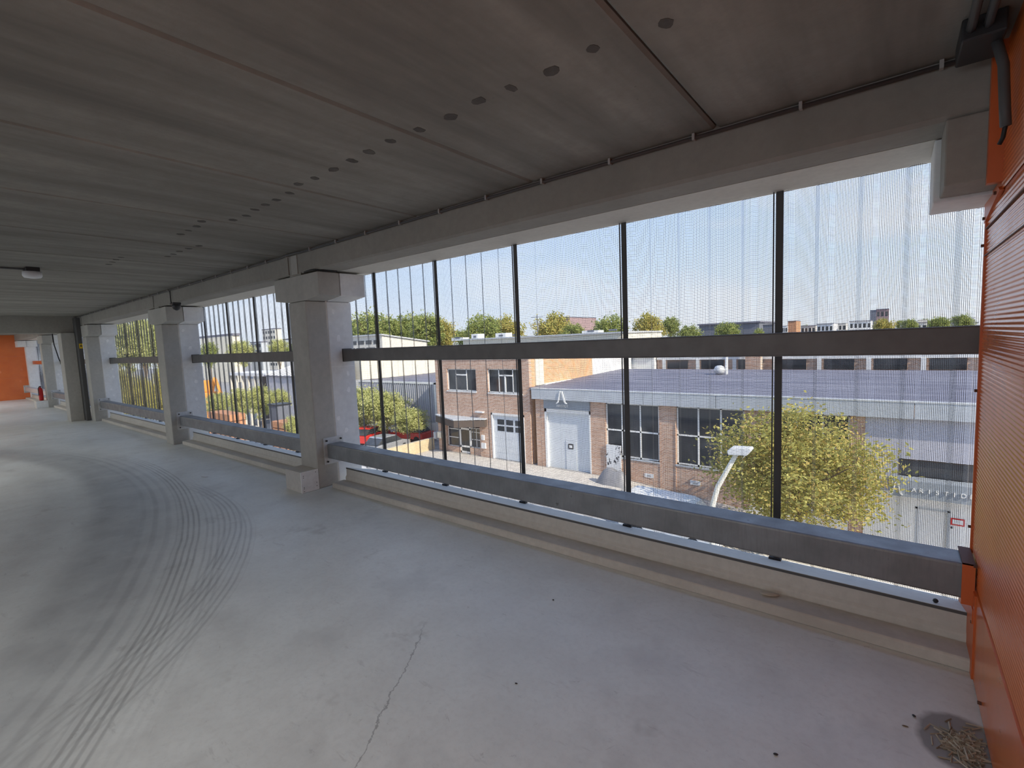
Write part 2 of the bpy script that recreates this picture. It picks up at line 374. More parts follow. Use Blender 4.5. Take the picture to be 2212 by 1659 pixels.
# ---------------------------------------------------------------- columns
clab = ['concrete column with a boxed-in block at its foot and a black cable on its corbel',
        'concrete column carrying the dark dome camera under the edge beam',
        'concrete column beside the piped corner post and its yellow plate',
        'concrete column nearest the fire extinguisher and the far orange wall']
def column(x1, label, right=False):
    t = thing('concrete_column', label, 'column', (x1-CW/2, 3.05, 0))
    if right:                                # half column in the corner with the orange wall
        MB().box(.15, XW+.02, YC, YI-.004, ZC1-.005, ZB).build('corbel', 'beam', t, .006)
        MB().box(.127, XW+.05, YI+.004, YO, ZC1-.02, ZB).build('outer_corbel', 'outer', t, .006)
        return t
    x0 = x1-CW
    cap = [(x0-CA, ZC1), (x0, ZC0), (x0, 0), (x1, 0), (x1, ZC0), (x1+CA, ZC1), (x1+CA, 2.43), (x0-CA, 2.43)]
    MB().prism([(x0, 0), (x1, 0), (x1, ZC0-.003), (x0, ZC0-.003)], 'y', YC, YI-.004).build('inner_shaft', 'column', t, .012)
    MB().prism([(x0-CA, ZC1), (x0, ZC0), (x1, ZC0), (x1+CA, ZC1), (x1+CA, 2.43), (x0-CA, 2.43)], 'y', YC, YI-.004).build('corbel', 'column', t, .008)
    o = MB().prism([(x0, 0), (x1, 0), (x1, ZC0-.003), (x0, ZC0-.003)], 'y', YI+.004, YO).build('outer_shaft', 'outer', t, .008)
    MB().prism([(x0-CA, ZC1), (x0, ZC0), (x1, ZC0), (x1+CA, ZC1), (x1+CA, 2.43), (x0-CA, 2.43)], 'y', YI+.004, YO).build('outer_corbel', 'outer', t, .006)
    MB().box(x0+.005, x1-.003, YI-.01, YI+.01, 0, 2.42).build('joint_filler', 'kerb', t)
    # upstand between the two beams, with its lighter patch
    MB().box(x0+.06, x1-.06, YC+.012, YI, 2.43, 2.70).build('beam_upstand', 'beam', t)
    if x1 > -6: MB().box(x0+.12, x1-.115, YC+.004, YC+.02, 2.45, 2.655).build('upstand_patch', 'column', t)
    # pale mortar patches on the side face of the outer shaft
    rnd = random.Random(int(-x1*10))
    for k in range(7):
        z = [2.03, 1.72, 1.30, 1.10, .78, .62, .30][k]; y = rnd.uniform(3.08, 3.26); s_ = rnd.uniform(.016, .034)
        poly = [(y+s_*math.cos(q)*rnd.uniform(.6, 1.25), z+s_*1.25*math.sin(q)*rnd.uniform(.6, 1.25)) for q in [2*math.pi*j/9 for j in range(9)]]
        MB().prism(poly, 'x', x1-.002, x1+.0015).build('mortar_patch', 'patchlight', o)
    MB().box(x1-.002, x1+.001, YI+.006, YO-.004, 1.385, 1.389).build('casting_line', 'patchlight', o)
    return t
for x1, lb in zip(COLX, clab): column(x1, lb)
column(XW, 'half column corbel in the corner against the orange ribbed wall', True)
column_end = thing('concrete_column', 'pale end column corbel against the far orange wall', 'column', (XEND+.1, 3.05, 0))
MB().prism([(XEND, ZC1), (XEND, 2.43), (XEND+.75, 2.43), (XEND+.75, ZC1), ], 'y', YC, YI-.004).build('corbel', 'outer', column_end, .006)
MB().prism([(XEND, ZC1), (XEND, 2.43), (XEND+.72, 2.43), (XEND+.72, ZC1), ], 'y', YI+.004, YO).build('outer_corbel', 'outer', column_end, .006)
MB().box(XEND, XEND+.32, YI+.004, YO, 0, ZC1).build('outer_shaft', 'outer', column_end)

# boxed-in block at the foot of the first column
t = thing('cover_box', 'pale boarded box screwed together at the foot of the column', 'box', (-5.3, 2.68, 0))
MB().box(-5.49, -5.130, 2.585, YC-.002, 0, .235).build('box_body', 'paint_box', t, .004)
side = MB().box(-5.130, -5.116, 2.578, YC-.002, .002, .240).build('side_board', 'outer', t, .002)
for y, z in [(2.605, .195), (2.605, .175), (2.605, .065), (2.605, .05), (2.605, .02), (2.75, .21), (2.755, .09), (2.755, .05)]:
    MB().prism([(y+.0045*math.cos(k*math.pi/4), z+.0045*math.sin(k*math.pi/4)) for k in range(8)], 'x', -5.117, -5.1145).build('screw', 'bolt', side)
t = thing('cover_box', 'low pale box at the foot of the column by the fire extinguisher', 'box', (-22.6, 2.6, 0))
MB().box(-22.95, -22.42, 2.50, YC-.002, 0, .235).build('box_body', 'paint_box', t, .004)
MB().box(-22.42, -22.405, 2.495, YC-.002, .002, .24).build('side_board', 'outer', t, .002)

# ---------------------------------------------------------------- edge beams, outer edge beam
spans = [(COLX[0]-.06, XW+.02), (COLX[1]-.06, COLX[0]-CW+.06), (COLX[2]-.06, COLX[1]-CW+.06), (COLX[3]-.06, COLX[2]-CW+.06), (XEND, COLX[3]-CW+.06)]
bay = ['over the bay beside the orange wall', 'over the bay between boxed column and camera column', 'over the bay between camera column and corner post', 'over the bay past the piped corner post', 'over the last bay before the far orange wall']
for (a, b), s in zip(spans, bay):
    t = thing('edge_beam', 'long concrete edge beam '+s, 'beam', ((a+b)/2, YC, ZB))
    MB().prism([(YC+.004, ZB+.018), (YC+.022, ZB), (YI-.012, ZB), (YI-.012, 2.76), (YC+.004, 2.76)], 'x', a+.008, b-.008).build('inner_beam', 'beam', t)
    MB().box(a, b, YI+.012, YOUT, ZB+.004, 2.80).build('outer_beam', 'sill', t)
    MB().box(a+.01, b-.01, YI-.02, YI+.02, ZB+.008, 2.76).build('joint_filler', 'groove', t)

# ---------------------------------------------------------------- kerb, sill
kl = ['beside the orange wall', 'between the boxed column and the camera column', 'between the camera column and the corner post', 'past the piped corner post', 'by the far orange wall']
kx = [(COLX[0]+.10, XW), (COLX[1]+.10, COLX[0]-CW-.03), (COLX[2]+.10, COLX[1]-CW-.03), (COLX[3]+.10, COLX[2]-CW-.03), (XEND, COLX[3]-CW-.03)]
for i, (a, b) in enumerate(kx):
    o = MB().prism([(2.891, .001), (3.046, .001), (3.046, .0615), (2.899, .0615), (2.891, .052)], 'x', a, b).build('floor_kerb', 'kerb', None, .004)
    tag(o, 'low brown-grey concrete kerb on the floor '+kl[i], 'kerb', 'kerbs along the open side')
    t = thing('window_sill', 'pale concrete sill with sloped top '+kl[i], 'sill', ((a+b)/2, 3.2, -.3), 'sills along the open side')
    a2 = a-.0 if i else a
    MB().prism([(3.047, -.3), (YOUT, -.3), (YOUT, .088), (3.078, .200), (3.066, .206), (3.062, .116), (3.050, .100), (3.047, .09)], 'x', a+.03 if i < 5 else a, b).build('sill_block', 'sill', t)
    MB().prism([(3.076, .2005), (3.062, .2045), (3.0605, .190), (3.064, .190)], 'x', a+.03, b).build('drip_edge', 'conduit', t)

# ---------------------------------------------------------------- guard rails
bolt_me = MB().prism([(.011*math.cos(k*math.pi/3), .011*math.sin(k*math.pi/3)) for k in range(6)], 'x', 0, .016).mesh('bolt'); bolt_me.materials.append(M['bolt'])
def plate(root, x, y0, y1, z0, z1):
    pl = MB().box(x, x+.012, y0, y1, z0, z1).build('base_plate', 'zinc', root, .002); org = ORG[root.name]
    for y in (y0+.035, y1-.035):
        for z in (z0+.033, z1-.033):
            b_ = bpy.data.objects.new('bolt', bolt_me); col.objects.link(b_); b_.parent = pl; b_.location = (x+.012-org[0], y-org[1], z-org[2])
rx = [(COLX[0], .292), (COLX[1], COLX[0]-CW), (COLX[2], COLX[1]-CW), (COLX[3], COLX[2]-CW), (XEND, COLX[3]-CW)]
for i, (a, b) in enumerate(rx):
    t = thing('guard_rail', 'galvanised box-section lower guard rail '+kl[i], 'guard rail', ((a+b)/2, 3.0, .33), 'lower guard rails')
    MB().box(a+.012, b, 2.909, 3.093, .3345, .5017).build('rail_tube', 'galv' if i < 4 else 'zinc', t, .012)
    plate(t, a, 2.872, 3.125, .262, .572)
    t = thing('guard_rail', 'galvanised box-section upper guard rail at eye level '+kl[i], 'guard rail', ((a+b)/2, 3.26, 1.45), 'upper guard rails')
    MB().box(a+.002, (XW+.035 if i == 0 else b), 3.205, 3.325, 1.447, 1.587).build('rail_tube', 'galv_dark' if i < 4 else 'orange_trim', t, .010)
    MB().box(a+.0005, a+.0025, 3.20, 3.33, 1.44, 1.594).build('end_collar', 'post', t)

# ---------------------------------------------------------------- perforated corrugated screen with posts
PER, YF, YB = .207, 3.42, 3.458
def sheet(x0, n, root, z0=.092, z1=ZB+.003):
    xs_, ys_ = [], []
    for k in range(n):
        b0 = x0+k*PER
        for dx, y in ((0, YB), (.024, YF), (.070, YF), (.094, YB)): xs_.append(b0+dx); ys_.append(y)
    xs_.append(x0+n*PER); ys_.append(YB)
    while xs_[-1] > .36: xs_.pop(); ys_.pop()
    if x0+n*PER > .36: xs_.append(.36); ys_.append(YB)
    arc = [0]
    for i in range(1, len(xs_)): arc.append(arc[-1]+math.hypot(xs_[i]-xs_[i-1], ys_[i]-ys_[i-1]))
    mb = MB(); NZ = 1
    for x, y in zip(xs_, ys_): mb.v += [(x, y, z0), (x, y, z1)]
    mb.f = [(2*i, 2*i+2, 2*i+3, 2*i+1) for i in range(len(xs_)-1)]
    o = mb.build('perforated_sheet', 'mesh', root)
    o.data.materials.append(M['mesh_flank'])
    for i, p in enumerate(o.data.polygons): p.material_index = 1 if i % 4 == 0 else 0
    uv = o.data.uv_layers.new(name='UVMap')
    for p in o.data.polygons:
        for li in p.loop_indices:
            vi = o.data.loops[li].vertex_index; uv.data[li].uv = (arc[vi//2], z0 if vi % 2 == 0 else z1)
    return o
POST0 = -.590                              # flank foot at the first post
def post(x, root):
    x += .022
    MB().box(x-.020, x+.022, 3.411, 3.418, .105, ZB+.003).build('post', 'post', root, .003)
    MB().box(x-.036, x-.029, 3.412, 3.418, .105, ZB+.003).build('post_flange', 'post', root)
    MB().box(x-.042, x+.03, 3.385, 3.418, .110, .125).build('post_foot', 'post', root)
lims = [XW+.02, COLX[0]-.2, COLX[1]-.2, COLX[2]-.2, COLX[3]-.2, XEND]
scr = ['beside the orange wall', 'between the boxed column and the camera column', 'between the camera column and the corner post', 'past the piped corner post', 'by the far orange wall']
roots = []
for i in range(5):
    a = lims[i]; b = lims[i+1]
    roots.append(thing('mesh_screen', 'perforated corrugated metal screen on dark posts '+scr[i], 'screen', ((a+b)/2, 3.4, .1), 'perforated screens outside the columns'))
k = -1
while True:
    x0 = POST0-5*PER*k-5*PER
    xr = x0+5*PER
    if xr < XEND: break
    i = next((j for j in range(5) if (x0+xr)/2 > lims[j+1]), 4)
    if k == -1: sheet(POST0, 5, roots[0])
    else: sheet(x0, 5, roots[i])
    if k >= 0 and not any(x1-CW-.02 < xr+.02 < x1+.02 for x1 in COLX): post(xr, roots[i])
    k += 1

# ---------------------------------------------------------------- orange wall on the right
wall_r = struct(bx(XW+.012, XW+.14, YBACK, 3.10, 0, 2.80).build('wall_right', 'orange_trim'))
def ribbed(x, y0, y1, z0, z1, pitch=.018, depth=.0042):
    n = int((z1-z0)/pitch); poly = []
    prof = []
    for k in range(n):
        for q in range(4): prof.append((x - depth*(.5-.5*math.cos(2*math.pi*q/4)), z0+(k+q/4)*pitch))
    prof.append((x, z1))
    mb = MB()
    for px, pz in prof: mb.v += [(px, y0, pz), (px, y1, pz)]
    mb.f = [(2*i, 2*i+1, 2*i+3, 2*i+2) for i in range(len(prof)-1)]
    return mb
ribbed(XW+.008, -4.0, 3.10, .40, 2.10).build('ribbed_sheet', 'orange', wall_r, 0, True)
ribbed(XW+.008, -4.0, 2.76, 2.12, 2.80).build('ribbed_sheet', 'orange', wall_r, 0, True)
MB().box(XW+.000, XW+.012, -4.0, 3.10, .004, .395).build('plain_sheet', 'orange', wall_r)
MB().box(XW-.002, XW+.012, 3.095, 3.118, .40, 2.13).build('edge_flashing', 'orange_trim', wall_r)
MB().prism([(2.76, 2.135), (3.125, 2.135), (3.125, 2.05), (2.72, 2.115)], 'x', XW-.004, XW+.01).build('edge_flashing', 'orange_trim', wall_r)
MB().box(XW-.038, XW+.012, 2.745, YC-.004, ZC1-.03, 2.80).build('corner_flashing', 'orange_trim', wall_r)
MB().box(XW-.006, XW+.012, 2.84, 3.415, .0, .39).build('edge_flashing', 'orange_trim', wall_r)
for y, z in [(3.108, 1.95), (3.10, 2.07), (2.80, 2.12), (3.108, 1.28), (3.108, .62), (2.86, .52), (2.88, .25), (2.58, .055), (3.345, .24), (2.2, .05)]:
    MB().lathe([(.006, 0), (.006, .004), (.003, .007)], (0, 0, 0), 8)
    s_ = MB().prism([(y+.007*math.cos(q*math.pi/4), z+.007*math.sin(q*math.pi/4)) for q in range(8)], 'x', XW-.012, XW)
    s_.build('screw', 'rust', wall_r)
t = thing('rail_sleeve', 'folded orange metal sleeve around the end of the lower rail', 'bracket', (XW-.02, 3.0, .33))
MB().box(.270, XW-.001, 2.895, 2.907, .318, .512).build('front_leaf', 'orange_trim', t)
MB().box(.270, XW-.001, 2.895, 3.11, .506, .514).build('top_leaf', 'rust', t)
MB().box(.305, XW-.001, 2.86, 3.12, .25, .318).build('lower_leaf', 'orange_trim', t)

MB().box(XW+.055, XW+.16, 3.0, 3.415, 0, 2.80).build('sun_blocker', 'orange_trim', wall_r)  # added piece past the wall end, out of sight, keeps sun off the rail
for z in (1.90, 2.02): MB().box(XW-.001, XW+.009, -4.0, 3.10, z, z+.004).build('sheet_lap', 'rust', wall_r)
# far orange wall
wl = struct(bx(XEND-.15, XEND, YBACK, 3.36, 0, 2.80).build('wall_left', 'orange'))
for z in [0.9, 1.8]: MB().box(XEND, XEND+.004, YBACK, 3.33, z, z+.012).build('sheet_lap', 'orange_trim', wl)

# transverse beam, corner post with pipes
t = thing('transverse_beam', 'concrete cross beam spanning the deck at the piped corner post', 'beam', (-16.8, 0, 2.27))
MB().box(-17.05, -16.60, YBACK, YC-.004, 2.272, 2.80).build('beam_body', 'beam', t, .01)
t = thing('corner_post', 'square concrete post under the cross beam with pipes beside it', 'column', (-16.7, 2.5, 0))
MB().box(-16.95, -16.50, 2.43, 2.70, 0, 2.272).build('post_shaft', 'column', t, .01)
t = thing('service_pier', 'dark slim pier between the corner post and its column', 'pier', (-16.4, 2.74, 0))
MB().box(-16.59, -16.24, 2.702, YC-.002, 0, 2.64).build('pier_body', 'conduit', t)
for j, (y, z1, x) in enumerate([(2.715, 2.2, -16.47), (2.745, 1.25, -16.45), (2.765, 2.25, -16.44)]):
    tag(MB().tube([(x, y, .02), (x, y, z1*.5), (x-.0, y, z1)], .011, 8).build('wall_pipe', 'conduit', None, 0, True),
        ['thin grey pipe rising close along the corner post', 'short grey pipe ending half way up the corner post', 'thin grey pipe running to the beam by the yellow plate'][j], 'pipe', 'pipes on the corner post')
t = thing('wall_plate', 'small yellow plate fixed high beside the corner post', 'sign', (-16.2, 2.77, 1.92))
MB().box(-16.25, -16.237, 2.715, 2.785, 1.86, 1.985).build('plate_body', 'yellow', t)
MB().box(-16.237, -16.232, 2.735, 2.765, 1.905, 1.95).build('plate_window', 'dark', t)
tag(MB().tube([(-17.3, 2.38, 2.69), (-17.32, 2.40, 2.0), (-17.3, 2.46, 1.6), (-17.25, 2.5, 1.45)], .012, 8).build('hanging_cable', 'cable', None, 0, True),
    'thick black cable hanging down behind the cross beam', 'cable')
t = thing('fire_extinguisher', 'red fire extinguisher standing on the box by the end column', 'extinguisher', (-22.7, 2.62, .24))
MB().lathe([(.02, 0), (.055, .01), (.06, .04), (.06, .36), (.045, .42), (.02, .44), (.02, .47)], (-22.66, 2.66, .238), 16).build('cylinder', 'red', t, 0, True)
MB().box(-22.70, -22.60, 2.64, 2.68, .705, .735).build('valve_handle', 'bolt', t)
MB().tube([(-22.62, 2.63, .71), (-22.58, 2.60, .65), (-22.59, 2.60, .42)], .012, 6).build('hose', 'cable', t)

# ---------------------------------------------------------------- ceiling services
t = thing('cable_conduit', 'thin dark conduit clipped along the top of the edge beams', 'conduit', (-8, 2.77, 2.67))
pts = [(.2, 2.772, 2.664), (-5.1, 2.772, 2.664), (-5.2, 2.758, 2.668), (-5.45, 2.758, 2.668), (-5.55, 2.772, 2.664), (-10.0, 2.772, 2.664), (-16.2, 2.772, 2.664)]
MB().tube(pts, .010, 8).build('conduit_tube', 'conduit', t, 0, True)
for k in range(32): MB().box(.128-k*.503-.007, .128-k*.503+.007, 2.755, 2.785, 2.650, ZCEIL-.002).build('clip', 'clip', t)
tag(MB().tube([(-5.07, 2.776, 2.445), (-4.93, 2.775, 2.452), (-4.84, 2.776, 2.446), (-4.80, 2.83, 2.440), (-4.79, 3.0, 2.440)], .008, 6).build('loose_cable', 'cable', None, 0, True),
    'black cable slung under the beam onto the boxed column corbel', 'cable')
t = thing('security_camera', 'small dark dome camera under the beam by the column', 'camera', (-8.95, 2.72, 2.34))
MB().box(-9.05, -8.90, 2.66, 2.775, 2.395, 2.43).build('mount', 'darkplastic', t, .01)
MB().lathe([(.01, 0), (.045, .02), (.062, .055), (.062, .085), (.05, .10)], (-8.96, 2.72, 2.305), 16).build('dome', 'darkplastic', t, 0, True)
MB().tube([(-9.35, 2.768, 2.66), (-9.35, 2.768, 2.48), (-9.28, 2.76, 2.43), (-9.05, 2.73, 2.41)], .008, 6).build('camera_cable', 'cable', t)
t = thing('ceiling_lamp', 'round white ceiling lamp on a dark conduit run', 'lamp', (-7.95, .99, 2.6))
MB().lathe([(.03, 0), (.075, .008), (.088, .03), (.085, .075), (.06, .078)], (-7.95, .99, 2.565), 20).build('lamp_dome', 'white', t, 0, True)
MB().box(-8.06, -7.86, .93, 1.05, 2.640, ZCEIL).build('lamp_base', 'darkplastic', t, .005)
MB().tube([(-7.95, .93, 2.667), (-7.95, -4.0, 2.667)], .012, 8).build('lamp_conduit', 'conduit', t)
def fill(x, y, power, label):          # batten lamps added unseen behind the camera to brighten the deck
    t = thing('fill_lamp', label, 'lamp', (x, y, 2.62), 'batten lamps added out of view')
    MB().box(x-.06, x+.06, y-.62, y+.62, 2.635, ZCEIL).build('fill_body', 'white', t, .01)
    la = bpy.data.lights.new('fill_light', 'AREA'); la.shape = 'RECTANGLE'; la.size = .10; la.size_y = 1.2; la.energy = power; la.color = (1, .985, .95)
    lo = bpy.data.objects.new('fill_light', la); col.objects.link(lo); lo.parent = t; lo.location = (0, 0, .010)
fill(-.75, -.75, FILL*.45, 'added batten lamp on the ceiling nearest the orange wall')
fill(-2.5, -.75, FILL*.72, 'second added batten lamp on the ceiling from the orange wall')
fill(-10.2, -1.0, FILL*1.2, 'added batten lamp on the ceiling across from the camera column')
fill(-14.8, -1.0, FILL*1.2, 'added batten lamp on the ceiling before the cross beam')
fill(-20.0, -.8, FILL*1.6, 'added batten lamp on the ceiling beyond the cross beam')
fill(-25.5, -.8, FILL*3.6, 'added batten lamp on the ceiling before the far orange wall')
t = thing('junction_box', 'dark cable box with pipes in the ceiling corner above the orange wall', 'junction box', (.22, 2.55, 2.62))
MB().box(.165, .285, 2.47, 2.70, 2.61, ZCEIL).build('box_body', 'darkplastic', t, .006)
for y in (.19, .235): MB().tube([(y, 2.47, 2.645), (y, 2.2, 2.655), (y, .5, 2.655)], .014, 8).build('ceiling_pipe', 'conduit', t, 0, True)
MB().tube([(.265, 2.56, 2.62), (.285, 2.54, 2.52), (.293, 2.53, 2.36), (.297, 2.53, 2.30)], .016, 8).build('drop_pipe', 'conduit', t, 0, True)
MB().tube([(.297, 2.53, 2.31), (.295, 2.56, 2.27), (.287, 2.57, 2.25)], .007, 6).build('pipe_hook', 'cable', t, 0, True)

# ---------------------------------------------------------------- litter on the floor
t = MB(); rnd = random.Random(3)
for k in range(260):
    a, r_ = rnd.uniform(0, 6.28), abs(rnd.gauss(0, .046)); x, y = .245+r_*math.cos(a)*.9, 2.345+r_*math.sin(a)*1.3
    if x > .295: x = .295-rnd.random()*.03
    l, w_ = rnd.uniform(.008, .032), rnd.uniform(.0015, .004); q = rnd.uniform(0, 3.14); z = rnd.uniform(.002, .018)*max(.2, 1-r_/.07)
    c_, s_ = math.cos(q), math.sin(q); h = rnd.uniform(-.006, .006)
    t.add([(x-c_*l-s_*w_, y-s_*l+c_*w_, z), (x-c_*l+s_*w_, y-s_*l-c_*w_, z), (x+c_*l+s_*w_, y+s_*l-c_*w_, z+abs(h)), (x+c_*l-s_*w_, y+s_*l+c_*w_, z+abs(h)),
           (x-c_*l, y-s_*l, z+.004), (x+c_*l, y+s_*l, z+abs(h)+.004)], [(0,1,2,3), (1,0,4), (0,3,5,4), (3,2,5), (2,1,4,5)])
o = tag(t.build('dry_litter', 'litter', None, 0, False, 'stuff'), 'small heap of dry twigs and leaf scraps in the corner by the orange wall', 'litter')
def pebble(x, y, l, w_, h, q, mat_, label, cat):
    mb = MB(); n = 10; rows = [(-1, .15), (-.6, .8), (0, 1), (.6, .75), (1, .15)]; c_, s_ = math.cos(q), math.sin(q)
    for u, s1 in rows:
        for k in range(n):
            v, z = math.cos(2*math.pi*k/n)*s1, math.sin(2*math.pi*k/n)*s1
            mb.v.append((x+c_*u*l-s_*v*w_, y+s_*u*l+c_*v*w_, h*(1+z*.98)))
    for i in range(4):
        for k in range(n): mb.f.append((i*n+k, i*n+(k+1) % n, (i+1)*n+(k+1) % n, (i+1)*n+k))
    mb.f += [tuple(range(n-1, -1, -1)), tuple(range(4*n, 5*n))]
    tag(mb.build('floor_scrap', mat_, None, 0, True), label, cat)
pebble(.102, 2.424, .008, .0055, .004, 2.2, 'darkplastic', 'shiny black pellet on the floor beside the litter heap', 'scrap')
pebble(.073, 2.341, .011, .004, .002, .2, 'bark', 'flat brown seed husk on the floor near the litter heap', 'scrap')
pebble(-.312, 1.897, .009, .005, .004, .4, 'darkplastic', 'black pellet alone on the bare floor in front of the kerb', 'scrap')
pebble(-1.348, 1.625, .007, .004, .002, .3, 'darkplastic', 'tiny dark chip on the floor beside the long crack', 'scrap')
pebble(-1.604, 2.325, .006, .005, .004, 0, 'darkplastic', 'tiny black stone on the floor below the lower rail', 'scrap')
pebble(-7.0, 2.25, .06, .025, .004, .3, 'white', 'crumpled pale paper scrap on the floor near the camera column', 'paper')
pebble(-.53, 2.985, .05, .02, .012, .3, 'litter', 'dry leafy clump lying on the kerb beside the orange wall', 'scrap')
for o in [x for x in bpy.data.objects if x.name.startswith('floor_scrap')]:
    if 'clump' in o['label']: o.location.z = .0615
pebble(.20, 3.15, .012, .012, .012, .3, 'bolt', 'round black bolt head on the sloped sill by the orange wall', 'bolt')
bpy.data.objects[[x.name for x in bpy.data.objects if x.get('label', '').startswith('round black bolt')][0]].location.z = .178

# ================================================================ the street outside
GX = [(-400, -7.3), (-13, -7.3), (2, -8.6), (200, -8.6)]
def gz(x):
    for (a, za), (b, zb) in zip(GX, GX[1:]):
        if x <= b: return za + (zb-za)*max(0, min(1, (x-a)/(b-a)))
    return GX[-1][1]
def ground(y0, y1, name, mat_, lift=0., x0=-400, x1=200):
    mb = MB(); xs_ = [x0]+[g for g, _ in GX if x0 < g < x1]+[x1]
    for x in xs_: mb.v += [(x, y0, gz(x)+lift), (x, y1, gz(x)+lift)]
    mb.f = [(2*i, 2*i+2, 2*i+3, 2*i+1) for i in range(len(xs_)-1)]
    return struct(mb.build(name, mat_))
ground(3.7, 900, 'floor_street', 'asphalt')
ground(21.5, 27.0, 'floor_pavement', 'paving', .02, -60, 60)
FY = 27.2
def wallgrid(x0, x1, z0, z1, y0, y1, holes):
    mb = MB(); xs_ = sorted({x0, x1, *[h[0] for h in holes], *[h[1] for h in holes]}); zs = sorted({z0, z1, *[h[2] for h in holes], *[h[3] for h in holes]})
    for a, b in zip(xs_, xs_[1:]):
        for c, d in zip(zs, zs[1:]):
            if not any(h[0] <= (a+b)/2 <= h[1] and h[2] <= (c+d)/2 <= h[3] for h in holes): mb.box(a, b, y0, y1, c, d)
    return mb
def window(root, x0, x1, z0, z1, y, vx, hz=(), fr=.07, name='window', fmat='frame', dep=.06):
    """frame with mullions at vx and transoms hz; every pane its own piece"""
    mb = MB(); mb.box(x0, x1, y, y+dep, z0, z0+fr).box(x0, x1, y, y+dep, z1-fr, z1).box(x0, x0+fr, y, y+dep, z0, z1).box(x1-fr, x1, y, y+dep, z0, z1)
    for v in vx: mb.box(v-fr/2, v+fr/2, y, y+dep, z0, z1)
    for h in hz: mb.box(x0, x1, y, y+dep, h-fr/2, h+fr/2)
    wn = mb.build(name, fmat, root)
    ex = [x0]+list(vx)+[x1]; ez = [z0]+list(hz)+[z1]
    for a, b in zip(ex, ex[1:]):
        for c, d in zip(ez, ez[1:]): MB().box(a, b, y+dep*.5, y+dep*.5+.02, c, d).build('pane', 'glass', wn)
    return wn
def text(name, s, x, z, y, h, mat_, root, spread=None):
    cu = bpy.data.curves.new('lettering', 'FONT'); cu.body = s; cu.size = h*1.38; cu.extrude = .02
    to = bpy.data.objects.new('lettering', cu); col.objects.link(to)
    dg = bpy.context.evaluated_depsgraph_get(); me = bpy.data.meshes.new_from_object(to.evaluated_get(dg))
    bpy.data.objects.remove(to)
    mn, mxx = min(v.co.x for v in me.vertices), max(v.co.x for v in me.vertices)
    o_ = ORG[root.name]
    for v in me.vertices:
        k = v.co.copy(); v.co = (x+(k.x-mn)-o_[0], y-k.z-.02-o_[1], z+k.y-o_[2])
    me.materials.clear(); me.materials.append(M[mat_]); o = bpy.data.objects.new(name, me); col.objects.link(o); o.parent = root
    return o
def logo(root, x, z, y, w_, h, mat_='frame'):
    pl = [[(0, 0), (.06, 0), (.22, .10), (.44, .92), (.40, 1.0), (.35, 1.0), (.14, .16), (0, .05)],
          [(1, 0), (.90, 0), (.74, .12), (.50, .92), (.54, 1.0), (.60, 1.0), (.86, .16), (1, .05)]]
    for p in pl: MB().prism([(x+w_*a, z+h*b) for a, b in p], 'y', y-.05, y).build('logo_stroke', mat_, root)

# ---- two-storey brick building
BX0, BX1, BTOP = -29.92, -20.2, .35
t = thing('brick_building', 'two-storey brown brick building with white windows and dark entrance canopy', 'building', (-25, FY, -7.3))
h1 = (-28.55, -25.35, -2.18, -.41); h2 = (-24.12, -20.83, -2.20, -.40); hg = (-23.93, -20.76, -7.3, -3.75); he = (-29.0, -25.2, -7.3, -4.9)
wallgrid(BX0, BX1, -7.3, BTOP, FY, FY+.3, [h1, h2, hg, he]).build('brick_front', 'brick', t)
MB().box(BX0, BX0+.3, FY+.3, 44, -7.3, BTOP).build('brick_flank', 'brick_side', t)
MB().box(BX1-.3, BX1, FY+.3, 36.4, -7.3, BTOP).build('brick_flank', 'brick_side', t)
MB().box(BX1-.3, BX1, 36.4, 44.2, -7.3, BTOP).build('white_flank', 'white_wall', t)
MB().box(BX1, BX1+.12, 27.9, 28.9, -1.65, BTOP).build('pilaster', 'cream', t)
MB().prism([(28.9, -1.72), (28.9, -1.60), (44.2, -1.60), (44.2, -1.72)], 'x', BX1, BX1+.25).build('flashing', 'frame', t)
MB().box(BX0-.08, BX1+.08, FY-.06, FY+.36, BTOP, BTOP+.14).build('coping', 'frame', t)
MB().box(BX0+.3, BX1-.3, FY+.3, 44.2, BTOP-.25, BTOP-.1).build('flat_roof', 'roof', t)
window(t, *h1, FY+.10, [-27.62, -26.43], [])
window(t, *h2, FY+.10, [-23.08, -21.75], [])
for hx0, hx1, zt in ((-27.62, -26.43, -.9), (-23.08, -21.75, -.9)): MB().box(hx0, hx1, FY+.08, FY+.17, zt-.05, zt+.05).build('transom_bar', 'frame', t)
MB().box(-22.55, -22.42, FY+.08, FY+.17, -2.2, -.9).build('casement_stile', 'frame', t)
for h in (h1, h2): MB().box(h[0]-.05, h[1]+.05, FY-.05, FY+.1, h[2]-.10, h[2]).build('window_ledge', 'white_wall', t)
# garage door with six lights
gd = MB().box(hg[0]+.12, hg[1]-.12, FY+.12, FY+.18, -7.28, -3.9).build('garage_door', 'door', t)
for i in range(3):
    for j in range(2):
        x = -23.42+i*.86; z = -4.62-j*.50
        MB().box(x, x+.66, FY+.105, FY+.125, z, z+.38).build('door_light', 'glass', gd)
for z in (-5.7, -6.3, -6.8): MB().box(hg[0]+.13, hg[1]-.13, FY+.112, FY+.12, z, z+.012).build('panel_seam', 'fascia', gd)
MB().box(hg[0], hg[0]+.12, FY-.02, FY+.18, -7.3, -3.75).box(hg[1]-.12, hg[1], FY-.02, FY+.18, -7.3, -3.75).box(hg[0], hg[1], FY-.02, FY+.18, -3.9, -3.75).build('garage_frame', 'white_wall', t)
